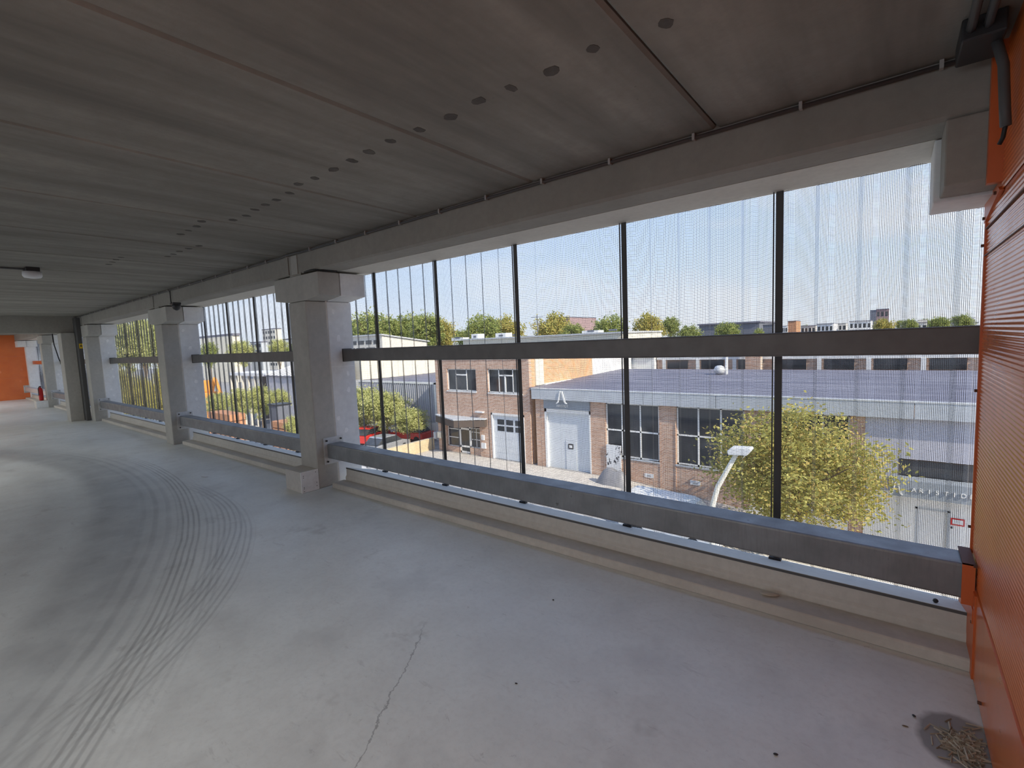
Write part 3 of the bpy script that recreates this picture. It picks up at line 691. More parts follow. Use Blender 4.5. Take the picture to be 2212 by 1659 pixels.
# entrance: glazed door, side lights, canopy
window(t, -29.0, -27.62, -6.85, -4.95, FY+.25, [], [-6.1, -5.4], .06, 'side_light')
window(t, -27.62, -26.40, -7.28, -4.95, FY+.22, [], [-6.75, -5.30], .14, 'glazed_door')
window(t, -26.40, -25.2, -6.75, -5.15, FY+.25, [-25.8], [-6.1, -5.5], .05, 'side_light')
MB().box(-29.0, -27.62, FY+.1, FY+.3, -7.3, -6.85).box(-26.4, -25.2, FY+.1, FY+.3, -7.3, -6.75).build('plinth', 'brick', t)
MB().prism([(-29.9, FY), (-29.9, FY-.25), (-26.4, FY-1.6), (-24.4, FY-.25), (-24.4, FY)], 'z', -4.86, -4.30).build('entrance_canopy', 'dark', t)
MB().prism([(-29.95, FY), (-29.95, FY-.28), (-26.4, FY-1.66), (-24.35, FY-.28), (-24.35, FY)], 'z', -4.30, -4.22).build('canopy_top', 'fascia', t)
MB().box(-24.95, -24.70, FY-.12, FY, -5.95, -5.55).build('wall_lantern', 'white', t)
MB().box(-25.02, -24.58, FY-.10, FY, -6.62, -6.18).build('letter_box', 'white', t)
MB().box(-25.4, -24.6, FY-.25, FY, -3.80, -3.70).build('wall_lamp', 'white', t)
MB().box(-29.75, -29.35, FY-.3, FY, -6.2, -5.7).build('meter_box', 'cream', t)
MB().box(-30.25, -30.0, FY-.3, FY, -6.3, -5.75).build('grey_box', 'fascia', t)

# ---- long workshop hall
t = thing('workshop_hall', 'long low workshop with brick piers, tall dark windows and blue-grey roof', 'building', (-8, FY, -7.5))
HX0, HX1, HB, HT = -19.72, 9.0, -9.0, -2.5
doorh = (-18.95, -15.33, HB, -3.13); winA = (-14.26, -10.76, -5.92, HT); winB = (-9.73, -6.1, -5.92, HT); winC = (-4.85, -1.5, -5.92, HT)
low = (-5.75, -1.6, -7.62, -6.35); dwin = (.3, 8.5, -5.17, -4.32)
wallgrid(HX0, -.93, HB, HT, FY, FY+.35, [doorh, winA, winB, winC, low]).build('brick_front', 'brick', t)
wallgrid(-.93, HX1, HB, HT, FY-.02, FY+.35, [dwin, (.97, 2.03, HB, -6.46)]).build('rendered_front', 'grey_wall', t)
wallgrid(-.93, HX1, HB, -5.85, FY-.06, FY-.02, [(.97, 2.03, HB, -6.46)]).build('white_ground_storey', 'white_wall', t)
for x in (-10.7, -9.78, -6.05, -4.9, -1.45): MB().box(x-.02+(.0), x+.02, FY-.03, FY, HB, HT).build('pier_edge', 'brick', t)
for k in range(7):
    a, b = HX0-.1+k*4.12, HX0-.1+(k+1)*4.12
    MB().box(a+.01, b-.01, FY-.32, FY-.05, -2.47, -1.76).build('fascia_panel', 'fascia', t)
MB().box(HX0-.1, HX1, FY-.34, FY-.03, -1.76, -1.70).build('fascia_cap', 'zinc', t)
MB().prism([(FY-.05, -1.9), (FY-.05, -1.71), (42, -1.42), (42, -1.9)], 'x', HX0-.45, HX1).build('roof', 'roof', t)
window(t, *winA, FY+.12, [-13.17, -11.96], [-4.24], .09, 'tall_window')
window(t, *winB, FY+.12, [-8.51, -7.30], [-4.19], .09, 'tall_window')
window(t, *winC, FY+.12, [-3.7, -2.6], [-4.19], .09, 'tall_window')
window(t, *low, FY+.1, [-4.4, -3.0], [], .09, 'low_window')
window(t, *dwin, FY+.05, [2.9, 5.6], [], .05, 'strip_window', 'dark')
for h in (winA, winB, winC): MB().box(h[0]-.05, h[1]+.05, FY-.04, FY+.14, h[2]-.10, h[2]).build('window_ledge', 'fascia', t)
MB().box(low[0]-.1, low[1]+.1, FY-.06, FY+.1, low[3]-1.75, low[3]-1.27).build('low_plinth', 'white_wall', t)
# big door with wicket
bd = MB().box(doorh[0]+.16, doorh[1]-.10, FY+.2, FY+.28, HB, -3.34).build('sliding_door', 'door', t)
MB().box(-17.42, -16.55, FY+.185, FY+.2, HB, -5.26).build('wicket_rim', 'fascia', bd)
MB().box(-17.39, -16.58, FY+.17, FY+.19, HB, -5.29).build('wicket_door', 'door', bd)
MB().box(-17.2, -16.8, FY+.15, FY+.17, -5.85, -5.5).build('wicket_light', 'darkplastic', bd)
MB().box(-17.12, -16.88, FY+.14, FY+.15, -5.77, -5.58).build('wicket_pane', 'white', bd)
MB().box(doorh[0], doorh[0]+.16, FY-.02, FY+.3, HB, -3.13).box(doorh[1]-.10, doorh[1], FY-.02, FY+.3, HB, -3.13).box(doorh[0], doorh[1], FY-.02, FY+.3, -3.36, -3.13).build('door_frame', 'frame', t)
MB().box(doorh[0], doorh[1], FY-.10, FY-.03, -3.12, -2.48).build('sign_board', 'signboard', t)
logo(t, -17.72, -2.70, FY-.34, .84, .86)
text('lettering', 'ARISTIDE', -17.86, -2.95, FY-.12, .17, 'frame', t)
# right-hand entrance with the sign band
MB().prism([(.0, -5.30), (.12, -5.08), (9, -5.08), (9, -5.82), (.12, -5.82), (.0, -5.6)], 'y', FY-.85, FY-.06).build('sign_band', 'signboard', t)
logo(t, .05, -5.76, FY-.85, .42, .60)
for i, ch in enumerate('ARISTIDE'): text('letter', ch, .75+i*.262+(.05 if ch == 'I' else 0), -5.545, FY-.86, .185, 'frame', t)
dr = MB().box(1.02, 1.98, FY+.02, FY+.08, HB, -6.5).build('entrance_door', 'white_wall', t)
MB().box(.93, 1.01, FY-.09, FY-.02, HB, -6.42).box(1.99, 2.07, FY-.09, FY-.02, HB, -6.42).box(.93, 2.07, FY-.09, FY-.02, -6.50, -6.42).build('door_frame', 'fascia', t)
sg = MB().box(2.10, 2.54, FY-.09, FY-.06, -7.0, -6.69).build('red_notice', 'red', t)
MB().box(2.15, 2.49, FY-.10, FY-.085, -6.94, -6.75).build('notice_panel', 'white', sg)
MB().box(2.11, 2.17, FY-.10, FY-.06, -7.15, -7.08).build('door_bell', 'darkplastic', t)
for x, z in ((-11.4, -6.84), (-8.66, -6.86)):
    s_ = MB().box(x-.28, x+.28, FY-.03, FY, z-.13, z+.13).build('parking_plate', 'white', t)
    MB().prism([(x-.13, z-.06), (x+.1, z-.06), (x+.15, z), (x+.05, z+.05), (x-.1, z+.04)], 'y', FY-.036, FY-.028).build('plate_mark', 'carsilver', s_)
s_ = MB().box(-1.36, -1.06, FY-.05, FY, -6.98, -6.66).build('house_plate', 'white', t)
MB().prism([(-1.21+.08*math.cos(q), -6.82+.08*math.sin(q)) for q in [k*math.pi/5 for k in range(10)]], 'y', FY-.056, FY-.045).build('plate_mark', 'carsilver', s_)

# poster board, covered motorbike
def poster():
    mt, tt, b = newmat('marked_board'); setc(b, (.8, .8, .8), .6)
    f = noise(tt, 2.6, 3, .7, stretch=(1.6, 1, 1)); L(tt, mixc(tt, mrange(tt, f, .62, .64), (.80, .81, .82), (.05, .05, .06)), b.inputs['Base Color']); return mt
tag(MB().box(-14.2, -13.2, FY-.10, FY-.03, -6.9, -5.18).build('marked_board', poster(), None), 'white board with black scrawls leaning at the first tall window', 'board')
mb = MB(); n = 22; rnd = random.Random(5)
for i in range(9):
    u = i/8; z = [0, .45, .9, 1.12, 1.05, .88, 1.0, .7, 0][i]; x = -14.3+u*2.2
    for k in range(9):
        v = k/8*2-1; hh = z*(1-abs(v)**2.2)*(1+rnd.uniform(-.07, .07)); mb.v.append((x+rnd.uniform(-.03, .03), 25.9+v*.55*(.6+.4*math.sin(u*3.14)), -7.36+hh))
for i in range(8):
    for k in range(8): mb.f.append((i*9+k, (i+1)*9+k, (i+1)*9+k+1, i*9+k+1))
tag(mb.build('covered_motorbike', 'tarp', None, 0, True), 'motorbike under a grey tarpaulin by the white door', 'motorbike')

# ---- yard left of the brick building
t = thing('metal_hall', 'grey ribbed-metal hall behind the yard trees', 'building', (-42, 30, -7.3))
for k in range(40):
    x = -33.2-.3*k; MB().prism([(x-.30, 30.06), (x-.30, 30.03), (x-.24, 29.90), (x-.12, 29.90), (x-.06, 30.03), (x, 30.03), (x, 30.06)], 'z', -5.6, -2.05).build('cladding_strip', 'cladding', t)
MB().box(-45.2, -33.0, 30.06, 44, -7.3, -2.15).build('hall_body', 'cladding', t)
MB().box(-45.2, -33.0, 29.93, 44, -2.15, -1.93).build('roof', 'roof', t)
MB().box(-45.2, -32.95, 29.88, 29.95, -2.08, -1.88).build('eaves_trim', 'frame', t)
MB().box(-33.2, -32.95, 29.88, 30.05, -7.3, -1.93).build('corner_trim', 'frame', t)
MB().box(-34.5, -33.25, 29.9, 30.06, -7.3, -5.7).build('white_door', 'white_wall', t)
t = thing('cream_building', 'long cream wall rising behind the ribbed-metal hall', 'building', (-46, 38, -7.3))
MB().box(-54, -45, 30.3, 46, -1.9, .55).build('cream_wall', 'cream', t)
MB().box(-54, -44.9, 30.2, 46, .55, .70).build('coping', 'zinc', t)
for i in range(7): MB().box(-45, -44.97, 31+i*2.1, 31.03+i*2.1, -1.9, .55).build('wall_joint', 'fascia', t)
o = tag(MB().box(-30.75, -30.45, 21.6, 27.15, -7.28, -6.3).build('low_wall', 'brick_pale', None, .01), 'low sunlit wall of pale yellow brick by the yard', 'wall')

def car(label, x, y, z, rot, paint, s=1.0, van=False):
    t = thing('parked_car', label, 'car', (0, 0, 0))
    body = [(-2.1, .32), (-2.05, .80), (-1.2, .95), (1.45, .98), (2.05, .90), (2.1, .32)]
    cab = [(-1.25, .94), (-.55, 1.45), (1.05, 1.48), (1.75, .97)]
    if van: body = [(-2.4, .35), (-2.35, .95), (-1.75, 1.1), (-1.0, 1.82), (-.7, 1.92), (2.25, 1.92), (2.4, 1.7), (2.4, .35)]; cab = [(-1.62, 1.15), (-1.02, 1.76), (.0, 1.80), (.0, 1.15)]
    w_ = .86 if not van else .93
    MB().prism(body, 'y', -w_, w_).build('body', paint, t, .10 if van else .07)
    if van: MB().prism(cab, 'y', -w_-.005, w_+.005).build('cab_windows', 'glass', t, .02)
    else:
        MB().prism(cab, 'y', -w_+.10, w_-.10).build('cabin_glass', 'glass', t, .05)
        MB().prism([(-.62, 1.42), (-.5, 1.50), (1.0, 1.52), (1.15, 1.44)], 'y', -w_+.12, w_-.12).build('cabin_top', paint, t, .03)
    for wx in (-1.3, 1.35):
        for wy in (-w_+.08, w_-.08):
            MB().prism([(wx+.32*math.cos(k*math.pi/8), .32+.32*math.sin(k*math.pi/8)) for k in range(16)], 'y', wy-.10, wy+.10).build('wheel', 'tyre', t)
    t.location = (x, y, z); t.rotation_euler.z = rot; t.scale = (s, s, s); return t
car('red car parked under the tree beside the low brick wall', -38.2, 26.2, -7.3, R(-70), 'carred')
car('dark red car parked deep in the yard against the metal hall', -35.2, 28.6, -7.3, R(8), 'carred')
car('silver car half hidden behind the low brick wall', -33.2, 24.2, -7.3, R(-80), 'carsilver')
p = at(1450, 1066, 21.2); car('white van parked in the street in front of the brick piers', p.x, 21.4, gz(p.x)-.1, R(176), 'carwhite', 1.0, True)

# ---- street lamp
LY = 14.0; hd = at(1592, 978, LY); ft = at(1538, 1090, LY)
t = thing('street_lamp', 'cream street lamp with curved arm and flat white head', 'lamp', (ft.x, LY, gz(ft.x)))
MB().tube([(ft.x, LY, gz(ft.x)), (ft.x, LY, ft.z-.8), (ft.x+.02, LY, ft.z), (ft.x+.16, LY, ft.z+.55), (hd.x-.22, LY, hd.z-.45), (hd.x-.02, LY, hd.z-.05)], [.10, .085, .075, .07, .065, .06], 12).build('pole', 'lampcream', t, 0, True)
MB().prism([(hd.x-.20, hd.z-.05), (hd.x-.22, hd.z+.06), (hd.x-.12, hd.z+.16), (hd.x+.36, hd.z+.19), (hd.x+.40, hd.z+.14), (hd.x+.28, hd.z-.02)], 'y', LY-.17, LY+.17).build('lamp_head', 'white', t, .02)
MB().prism([(hd.x+.16, hd.z-.13), (hd.x+.22, hd.z-.02), (hd.x+.38, hd.z+.13)], 'y', LY-.12, LY+.12).build('lens', 'lampcream', t)

# ---------------------------------------------------------------- trees
LEAF = {}
def foliage_mesh(key, mat_, nclus, nleaf, size, sx, sz, seed, gap=0.):
    if key in LEAF: return LEAF[key]
    rnd = random.Random(seed); mb = MB(); cl = []
    for k in range(nclus):
        while True:
            p = Vector((rnd.uniform(-1, 1), rnd.uniform(-1, 1), rnd.uniform(-1, 1)))
            if .15 < p.length < 1: break
        p *= rnd.uniform(.75, 1.08); cl.append((p, rnd.uniform(.16, .30)))
    for k in range(nleaf):
        c_, r_ = rnd.choice(cl); q = Vector((rnd.gauss(0, 1), rnd.gauss(0, 1), rnd.gauss(0, .8)))*r_*.55 + c_
        pos = Vector((q.x*sx, q.y*sx, q.z*sz)); s_ = size*rnd.uniform(.6, 1.25)
        n_ = Vector((rnd.gauss(0, 1), rnd.gauss(0, 1), rnd.gauss(.5, 1))).normalized(); a = n_.orthogonal().normalized(); b = n_.cross(a)
        th = rnd.uniform(0, 6.28); a, b = a*math.cos(th)+b*math.sin(th), b*math.cos(th)-a*math.sin(th)
        mb.add([pos-a*s_, pos+b*s_*.5, pos+a*s_, pos-b*s_*.5], [(0, 1, 2, 3)])
    me = mb.mesh('leaves'); me.materials.append(M[mat_]); LEAF[key] = me; return me
def tree(label, x, y, z0, top, rad, crown, key, mat_='leaf_green', nclus=70, nleaf=5000, size=.16, seed=1, group=None, name='tree'):
    """crown: height of the crown; radii rad"""
    t = thing(name, label, 'tree', (x, y, z0), group)
    zc = top-crown/2-z0
    me = foliage_mesh(key, mat_, nclus, nleaf, size, 1., 1., seed)
    o = bpy.data.objects.new('foliage', me); col.objects.link(o); o.parent = t; o.location = (0, 0, zc); o.scale = (rad, rad, crown/2)
    o.rotation_euler.z = (x*7.3) % 6.28
    rnd = random.Random(seed+int(abs(x)*10)); mb = MB(); r0 = max(.09, rad*.05)
    mb.tube([(0, 0, 0), (.05*rad, 0, zc*.5), (0, .04*rad, zc)], [r0, r0*.8, r0*.55], 8)
    for k in range(7):
        a = rnd.uniform(0, 6.28); el_ = rnd.uniform(.2, .9)
        e_ = Vector((math.cos(a)*rad*.75, math.sin(a)*rad*.75, zc+crown*.42*el_)); s_ = Vector((0, 0, zc*rnd.uniform(.65, .95)))
        mid = (s_+e_)/2+Vector((0, 0, -.05*rad)); mb.tube([s_, mid, e_], [r0*.5, r0*.35, r0*.12], 5)
    me2 = mb.mesh('trunk'); me2.materials.append(M['bark']); tr = bpy.data.objects.new('trunk', me2); col.objects.link(tr); tr.parent = t
    return t
def leafsize(key_size, rad): return key_size/rad
# near trees
tree('autumn-tinged street tree in front of the workshop, beside the street lamp', -3.15, 23.0, gz(-3.2), -1.75, 3.3, 4.9, 'near', 'leaf_gold', 170, 26000, .030, 11)
tree('tall pale green tree in the yard nearest the column', -39.7, 26.6, -7.3, -2.0, 2.3, 4.2, 'yard', 'leaf_lime', 120, 11000, .048, 4)
tree('pale green yard tree above the red car', -36.8, 27.0, -7.3, -2.4, 2.2, 3.6, 'yard', 'leaf_lime')
tree('small round yard tree against the ribbed-metal hall', -33.7, 27.1, -7.3, -3.8, 1.7, 2.4, 'yard', 'leaf_lime')
# skyline trees: (px centre, px top, px half width, distance, label)
def sky_tree(px, ptop, hw, Y, label, key, mat_, base=None, grp='trees along the skyline'):
    ptop -= 7 if px < 1500 else 2
    p = at(px, ptop, Y); r_ = abs(at(px+hw, ptop, Y).x-at(px-hw, ptop, Y).x)/2
    tree(label, p.x, Y, -7.3, p.z, r_, min(p.z+5.5, max(r_*2.1, 4.)), key, mat_, 120, 9000, .060, {'skyA': 21, 'skyB': 22, 'skyC': 23}.get(key, 9), grp)
sky_tree(795, 676, 34, 88, 'broad green tree rising behind the cream shed', 'skyA', 'leaf_green')
sky_tree(838, 690, 22, 86, 'narrower green tree at the end of the cream shed', 'skyB', 'leaf_green')
sky_tree(878, 684, 26, 92, 'thin open-crowned tree beside the cream shed', 'skyB', 'leaf_green')
sky_tree(918, 680, 26, 86, 'bushy green tree next to the open-crowned tree', 'skyA', 'leaf_green')
sky_tree(955, 695, 24, 94, 'yellowing tree behind the first roof of the brick building', 'skyC', 'leaf_gold')
sky_tree(1012, 712, 24, 88, 'low tree above the roof units', 'skyB', 'leaf_green')
sky_tree(1045, 682, 30, 84, 'tall autumn-tinged tree above the brick building', 'skyA', 'leaf_green')
sky_tree(1092, 690, 30, 92, 'round tree left of the aerial mast', 'skyC', 'leaf_gold')
sky_tree(1190, 684, 36, 84, 'round dark green tree before the square brown block', 'skyC', 'leaf_green')
sky_tree(1240, 704, 24, 80, 'low green tree beside the round dark one', 'skyB', 'leaf_green')
sky_tree(1318, 684, 38, 84, 'wide green tree behind the white roof cabins', 'skyA', 'leaf_green')
sky_tree(1402, 684, 32, 78, 'domed dark green tree behind the upper rail', 'skyC', 'leaf_green')
sky_tree(1448, 690, 20, 90, 'small domed tree beside the larger domed tree', 'skyB', 'leaf_green')
sky_tree(1488, 708, 26, 90, 'low scrubby tree left of the long dark building', 'skyB', 'leaf_gold')
sky_tree(1572, 695, 26, 88, 'yellow-green tree in front of the long dark building', 'skyA', 'leaf_lime')
sky_tree(1640, 710, 16, 100, 'little tree beside the blue container', 'skyB', 'leaf_lime')
sky_tree(1912, 690, 26, 130, 'sunlit round tree below the red-brown tower', 'skyC', 'leaf_gold')
sky_tree(1965, 690, 20, 160, 'small green tree on the hill beside the tower', 'skyB', 'leaf_green')
sky_tree(2030, 684, 26, 160, 'green hilltop tree near the orange wall edge', 'skyA', 'leaf_green')
sky_tree(2080, 680, 26, 165, 'last green hilltop tree before the orange wall', 'skyB', 'leaf_green')
# trees seen through the second and third bays
def bay_tree(px, ptop, pbot, hw, Y, label, key, mat_):
    p = at(px, ptop, Y); b = at(px, pbot, Y); a1, a2 = at(px-hw, ptop, Y), at(px+hw, ptop, Y)
    d = (p-Vector((0, 0, CAM_H))).length; r_ = hw/F_PX*d*.80
    tree(label, p.x, Y, -7.3, p.z, r_, max(p.z-b.z, 1.5), key, mat_, 120, 9000, .055, 33, 'trees seen through the far bays')
bay_tree(450, 737, 790, 22, 34, 'lime tree in front of the tall beige block', 'skyA', 'leaf_lime')
bay_tree(520, 733, 790, 30, 32, 'broad lime tree between the beige block and the grey sheds', 'yard', 'leaf_lime')
bay_tree(600, 730, 780, 24, 33, 'lime tree below the distant apartment tower', 'yard', 'leaf_lime')
bay_tree(635, 738, 780, 20, 34, 'lime tree just behind the boxed column', 'skyA', 'leaf_lime')
bay_tree(470, 845, 905, 30, 18, 'pollard tree beside the orange digger', 'yard', 'leaf_lime')
bay_tree(515, 835, 905, 30, 18.4, 'pollard tree in the middle of the street row', 'yard', 'leaf_lime')
bay_tree(560, 830, 900, 32, 18.2, 'tallest pollard tree of the street row', 'yard', 'leaf_lime')
bay_tree(600, 838, 890, 26, 18.6, 'pollard tree beside the dark waste bin', 'yard', 'leaf_lime')
bay_tree(630, 895, 945, 20, 12, 'small leafy bush near the boxed column', 'yard', 'leaf_lime')
for i, (px, pt, pb, hw, Y, lb) in enumerate([(262, 690, 800, 34, 9.5, 'tall yellow-green tree filling the third bay beside the corner post'), (300, 680, 790, 32, 10.5, 'tall tree in the middle of the third bay'),
        (345, 682, 800, 36, 10, 'tall tree of the third bay by the camera column'), (255, 800, 900, 30, 8.6, 'golden shrub low in the third bay beside the corner post'),
        (300, 815, 915, 32, 8.8, 'golden shrub low in the middle of the third bay'), (350, 800, 905, 30, 9.0, 'golden shrub low in the third bay by the camera column')]):
    bay_tree(px, pt, pb, hw, Y, lb, 'yard' if i < 3 else 'near', 'leaf_lime' if i < 3 else 'leaf_gold')

# ---------------------------------------------------------------- far buildings
def block(label, px0, px1, ptop, Y, depth, wall, rows=0, cols=0, base=-7.3, name='far_building', zb=None, grp=None, roofm='roof'):
    a, b = at(px0, ptop, Y), at(px1, ptop, Y); top = (a.z+b.z)/2; t = thing(name, label, 'building', ((a.x+b.x)/2, Y, base), grp)
    MB().box(a.x, b.x, Y, Y+depth, base, top).build('walls', wall, t); wd = b.x-a.x
    MB().box(a.x-.02*wd, b.x+.02*wd, Y-.02*depth, Y+depth, top, top+.02*wd+.1).build('roof_edge', roofm, t)
    for i in range(rows):
        for j in range(cols):
            zw = top-(i+.75)*min((top-1)/max(rows, 1), 3.2) if zb is None else top-(i+.75)*zb
            cw_ = wd/cols; x0 = a.x+(j+.2)*cw_; hh = (min((top-1)/max(rows, 1), 3.2) if zb is None else zb)*.5
            MB().box(x0, x0+cw_*.6, Y-.03, Y+.05, zw, zw+hh).build('window', 'glass', t)
    return t
block('square brown block behind the round tree and aerial mast', 1192, 1230, 687, 150, 20, 'farred')
block('long dark low building with a white entrance on the skyline', 1510, 1640, 700, 140, 25, 'fardark')
tw = block('tall red-brown tower on the far hill', 1893, 1920, 668, 260, 16, 'farred', 4, 3, zb=4)
q0, q1 = at(1880, 670, 260), at(1893, 670, 260); MB().box(q0.x, q1.x, 260, 274, -7.3, q0.z).build('dark_wing', 'fardark', tw)
block('white hillside house with a window grid beside the sunlit tree', 1765, 1800, 700, 170, 14, 'white_wall', 2, 4, zb=2.6)
block('long pale hillside house left of the tower', 1835, 1882, 694, 180, 14, 'white_wall', 2, 5, zb=2.6)
block('white curved-roof store just above the rail near the tower', 1890, 1935, 706, 150, 14, 'white_wall')
block('small orange house on the skyline beside the tall post', 1702, 1720, 694, 190, 10, 'rubble')
block('blue container block beside the tall post', 1648, 1672, 702, 120, 8, 'fardark')
block('pale hillside terrace left of the sunlit tree', 1730, 1762, 704, 205, 12, 'farwall', 1, 4, zb=3)
block('grey hillside terrace right of the sunlit tree', 1945, 2003, 698, 190, 12, 'farwall', 1, 5, zb=3)
block('pale hillside terrace near the orange wall edge', 2010, 2112, 700, 185, 12, 'white_wall', 1, 7, zb=3)
block('beige apartment tower seen through the second bay', 566, 594, 712, 110, 3, 'farwall', 7, 5, zb=2.6)
block('tall beige windowless block seen through the second bay', 432, 502, 728, 60, 2, 'cream')
block('grey office block left of the apartment tower', 540, 564, 740, 70, 2, 'fascia', 2, 3, zb=2)
block('white flat-roofed house at the edge of the boxed column', 612, 660, 733, 75, 2, 'white_wall')
for k, (p0, p1, pt) in enumerate([(1690, 1701, 704), (1803, 1828, 699), (1958, 1976, 693), (1984, 2003, 691), (2020, 2042, 690), (2050, 2070, 688), (2086, 2108, 686)]):
    block('small pale house on the hillside between the tower and the orange wall' if k > 1 else ['small pale house beside the blue container', 'small pale house between the two white hillside houses'][k],
          p0, p1, pt, 225+7*k, 8, ['white_wall', 'farwall'][k % 2], 1, 3, zb=3.2, grp='small hillside houses' if k > 1 else None, roofm=['farred', 'fardark', 'zinc'][k % 3])
for k, (px, pt, hw) in enumerate([(1740, 703, 11), (1792, 701, 12), (1848, 697, 13), (1945, 693, 12), (1998, 690, 13), (2062, 685, 15)]):
    sky_tree(px, pt, hw, 300+8*k, 'small green tree among the pale hillside houses', 'skyB', 'leaf_green', None, 'small hillside trees')
# low white-banded building behind the workshop roof
t = thing('banded_building', 'long brick building with white band and dark windows behind the workshop roof', 'building', (-4, 45, -7.3))
bx0, bx1 = at(1420, 790, 45).x, at(2110, 790, 45).x+6
MB().box(bx0, bx1, 45, 55, -7.3, .55).build('brick_upper', 'brick', t)
MB().box(bx0, bx1, 44.9, 45.02, -.75, -.25).build('white_band', 'white_wall', t)
for i in range(9):
    x0 = bx0+1+i*(bx1-bx0)/9; MB().box(x0, x0+(bx1-bx0)/9*.62, 44.92, 45.03, -1.6, -.8).build('window', 'glass', t)
    MB().box(x0-.45, x0-.15, 44.85, 45.03, -1.7, -.75).build('white_post', 'white_wall', t)
block('white panelled hall end behind the workshop roof', 1345, 1413, 772, 44.5, 10, 'white_wall')
t = thing('cream_shed', 'cream mono-pitch shed with clerestory windows on the skyline', 'building', (-85, 60, -7.3))
MB().prism([(60, -7.3), (60, 3.9), (72, 2.2), (72, -7.3)], 'x', -96, -81.3).build('walls', 'farwall', t)
MB().prism([(59.6, 3.95), (59.6, 4.2), (72.4, 2.5), (72.4, 2.25)], 'x', -96.4, -80.9).build('roof', 'zinc', t)
for i in range(5): MB().box(-95+i*2.7, -93+i*2.7, 59.94, 60.05, 2.2, 3.0).build('window', 'glass', t)
for i in range(3): MB().box(-94+i*3.6, -91+i*3.6, 59.94, 60.05, .6, 1.5).build('window', 'glass', t)
# roof cabins behind the brick building
t = thing('flat_roof_building', 'cream flat-roofed building showing above the upper rail', 'building', (-30, 52, -7.3))
q0, q1 = at(1000, 735, 52), at(1345, 735, 52)
MB().box(q0.x, q1.x, 52, 64, -7.3, 2.05).build('walls', 'cream', t); MB().box(q0.x-.2, q1.x+.2, 51.8, 64, 2.05, 2.25).build('parapet', 'zinc', t)
for px0, px1, ptop, lb in [(975, 1000, 730, 'low white roof cabin above the first window'), (1018, 1032, 722, 'grey roof unit beside the low white cabin'), (1070, 1092, 720, 'white roof cabin with a dark grille'), (1102, 1118, 728, 'yellowish roof box right of the grille cabin'), (1257, 1292, 715, 'white twin cabin on the roof before the wide green tree'), (1300, 1344, 724, 'long cream roof housing beside the twin cabin')]:
    a, b = at(px0, ptop, 54), at(px1, ptop, 54)
    c = thing('roof_cabin', lb, 'roof unit', ((a.x+b.x)/2, 54, 2.05), 'roof cabins')
    MB().box(a.x, b.x, 54, 55.5, 2.05, a.z).build('cabin_body', 'white_wall', c); MB().box(a.x+.35*(b.x-a.x), a.x+.75*(b.x-a.x), 53.96, 54.02, 2.4, max(2.6, a.z-.25)).build('grille', 'fardark', c)
a = at(1160, 680, 54)
t = thing('aerial_mast', 'thin aerial mast with cross bars on the roof', 'aerial', (a.x, 54, 2.25))
MB().tube([(a.x, 54, 2.2), (a.x, 54, a.z)], .05, 6).build('mast', 'fardark', t)
for dz, l in ((.3, 1.0), (.7, .7)): MB().tube([(a.x-l, 54, a.z-dz), (a.x+l, 54, a.z-dz)], .03, 5).build('cross_bar', 'fardark', t)
a = at(1577, 782, 40)
t = thing('roof_vent', 'round pale roof vent with a post on the workshop roof', 'vent', (a.x, 38, -1.5))
MB().tube([(a.x+.25, 38, -1.5), (a.x+.25, 38, .1)], .10, 8).build('vent_post', 'white', t)
MB().lathe([(.1, 0), (.35, .1), (.42, .35), (.3, .6), (.1, .68)], (a.x-.2, 37.8, -1.50), 14).build('vent_cowl', 'zinc', t, 0, True)
tag(MB().box(at(1610, 790, 43.6).x, at(1642, 790, 43.6).x, 43.6, 44.5, -1.7, .9).build('chimney_stack', 'brick', None), 'square orange brick stack behind the workshop roof', 'chimney')

# ---------------------------------------------------------------- things seen through the second bay
def P(px, py, Y): return at(px, py, Y)
a, b = P(578, 815, 24), P(640, 815, 24)
t = thing('grey_shed', 'dark grey shed with ribbed skylight roof seen through the second bay', 'shed', (a.x, 24, -7.3))
rx0, rx1 = P(575, 812, 24).x, P(655, 812, 24).x; ez = P(610, 813, 24).z
MB().box(rx0, rx1, 24, 29.2, -7.3, ez).build('walls', 'cladding', t)
MB().prism([(23.8, ez-.05), (23.8, ez+.05), (28, ez+1.3), (29.4, ez+1.3), (29.4, ez-.05)], 'x', rx0-.2, rx1).build('roof', 'roof', t)
for i in range(9):
    x = rx0+.3+i*(rx1-rx0)/9; MB().prism([(23.75, ez+.06), (23.75, ez+.12), (28, ez+1.38), (28, ez+1.31)], 'x', x, x+.35).build('roof_batten', 'frame', t)
t = thing('open_shed', 'low open timber shed with white fascia seen through the second bay', 'shed', (P(530, 830, 25).x, 25, -7.3))
sx0, sx1 = P(494, 808, 25).x, P(574, 808, 25).x; sz = P(535, 806, 25).z
MB().box(sx0, sx1, 25, 29, sz-.35, sz).build('roof_fascia', 'white_wall', t)
MB().box(sx0, sx1, 28.8, 29, -7.3, sz-.3).build('back_wall', 'dark', t)
for i in range(7): x = sx0+i*(sx1-sx0)/6; MB().box(x-.12, x+.12, 25.1, 25.3, -7.3, sz-.3).build('timber_post', 'farwall', t)
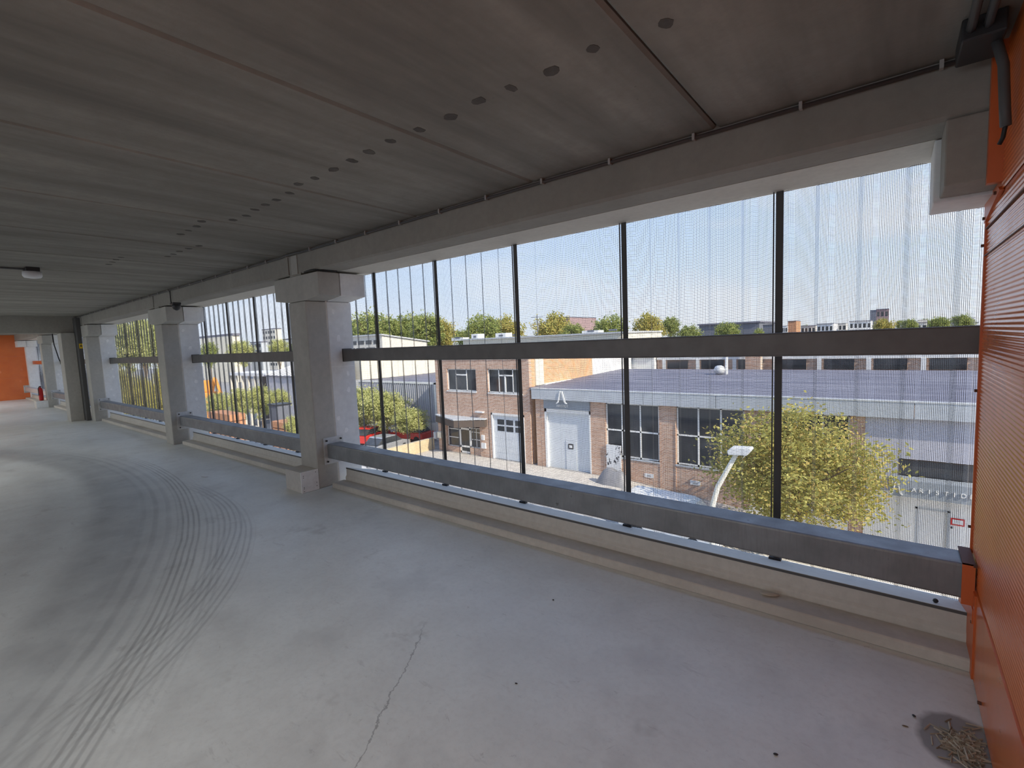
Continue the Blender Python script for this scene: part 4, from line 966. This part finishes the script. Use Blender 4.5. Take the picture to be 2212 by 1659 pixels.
t = thing('digger', 'orange digger with raised boom seen through the second bay', 'digger', (P(445, 850, 20).x, 20, -7.3))
q = P(445, 835, 20)
MB().box(q.x-1.6, q.x+1.4, 19.3, 21, -6.4, q.z-.6).build('body', 'machine', t, .1)
MB().box(q.x-.6, q.x+.6, 19.4, 20.4, q.z-.6, q.z+.7).build('cab', 'machine', t, .1); MB().box(q.x-.5, q.x+.5, 19.36, 19.42, q.z-.3, q.z+.5).build('cab_window', 'glass', t)
MB().tube([(q.x+1.2, 20, q.z-.8), (q.x+2.6, 20, q.z+.9), (q.x+4.0, 20, q.z-.6)], [.25, .2, .15], 6).build('boom', 'machine', t)
for yy in (19.3, 20.7): MB().box(q.x-1.9, q.x+1.7, yy, yy+.5, -7.3, -6.45).build('track', 'tyre', t, .2)
q = P(606, 897, 16)
t = thing('waste_bin', 'large dark waste bin seen beside the boxed column', 'bin', (q.x, 16, -7.3))
MB().prism([(q.x-.62, q.z+.75), (q.x-.5, q.z-.75), (q.x+.5, q.z-.75), (q.x+.62, q.z+.75)], 'y', 15.5, 16.5).build('bin_body', 'fardark', t, .03); MB().box(q.x-.66, q.x+.66, 15.45, 16.55, q.z+.75, q.z+.85).build('bin_lid', 'darkplastic', t)
MB().box(q.x-.45, q.x+.45, 15.6, 16.4, -7.3, q.z-.74).build('bin_stand', 'fardark', t)
for px0, px1, py0, py1, lb in [(448, 498, 888, 925, 'terracotta timber stack left of the pollard row'), (585, 618, 908, 935, 'terracotta timber stack under the waste bin')]:
    a, b = P(px0, py0, 13), P(px1, py1, 13)
    t = thing('timber_stack', lb, 'timber', ((a.x+b.x)/2, 13, b.z-1), 'timber stacks')
    for k in range(4):
        z = b.z-1+(a.z-b.z+1)*k/4; MB().box(a.x, b.x, 13, 14, z, z+(a.z-b.z+1)/4-.05).build('board', 'rubble', t)
    MB().box(a.x+.1, b.x-.1, 13.1, 13.9, -7.3, b.z-1).build('trestle', 'bark', t)
car('white car seen low through the third bay', P(345, 893, 10).x, 10.2, -7.3, R(5), 'carwhite')
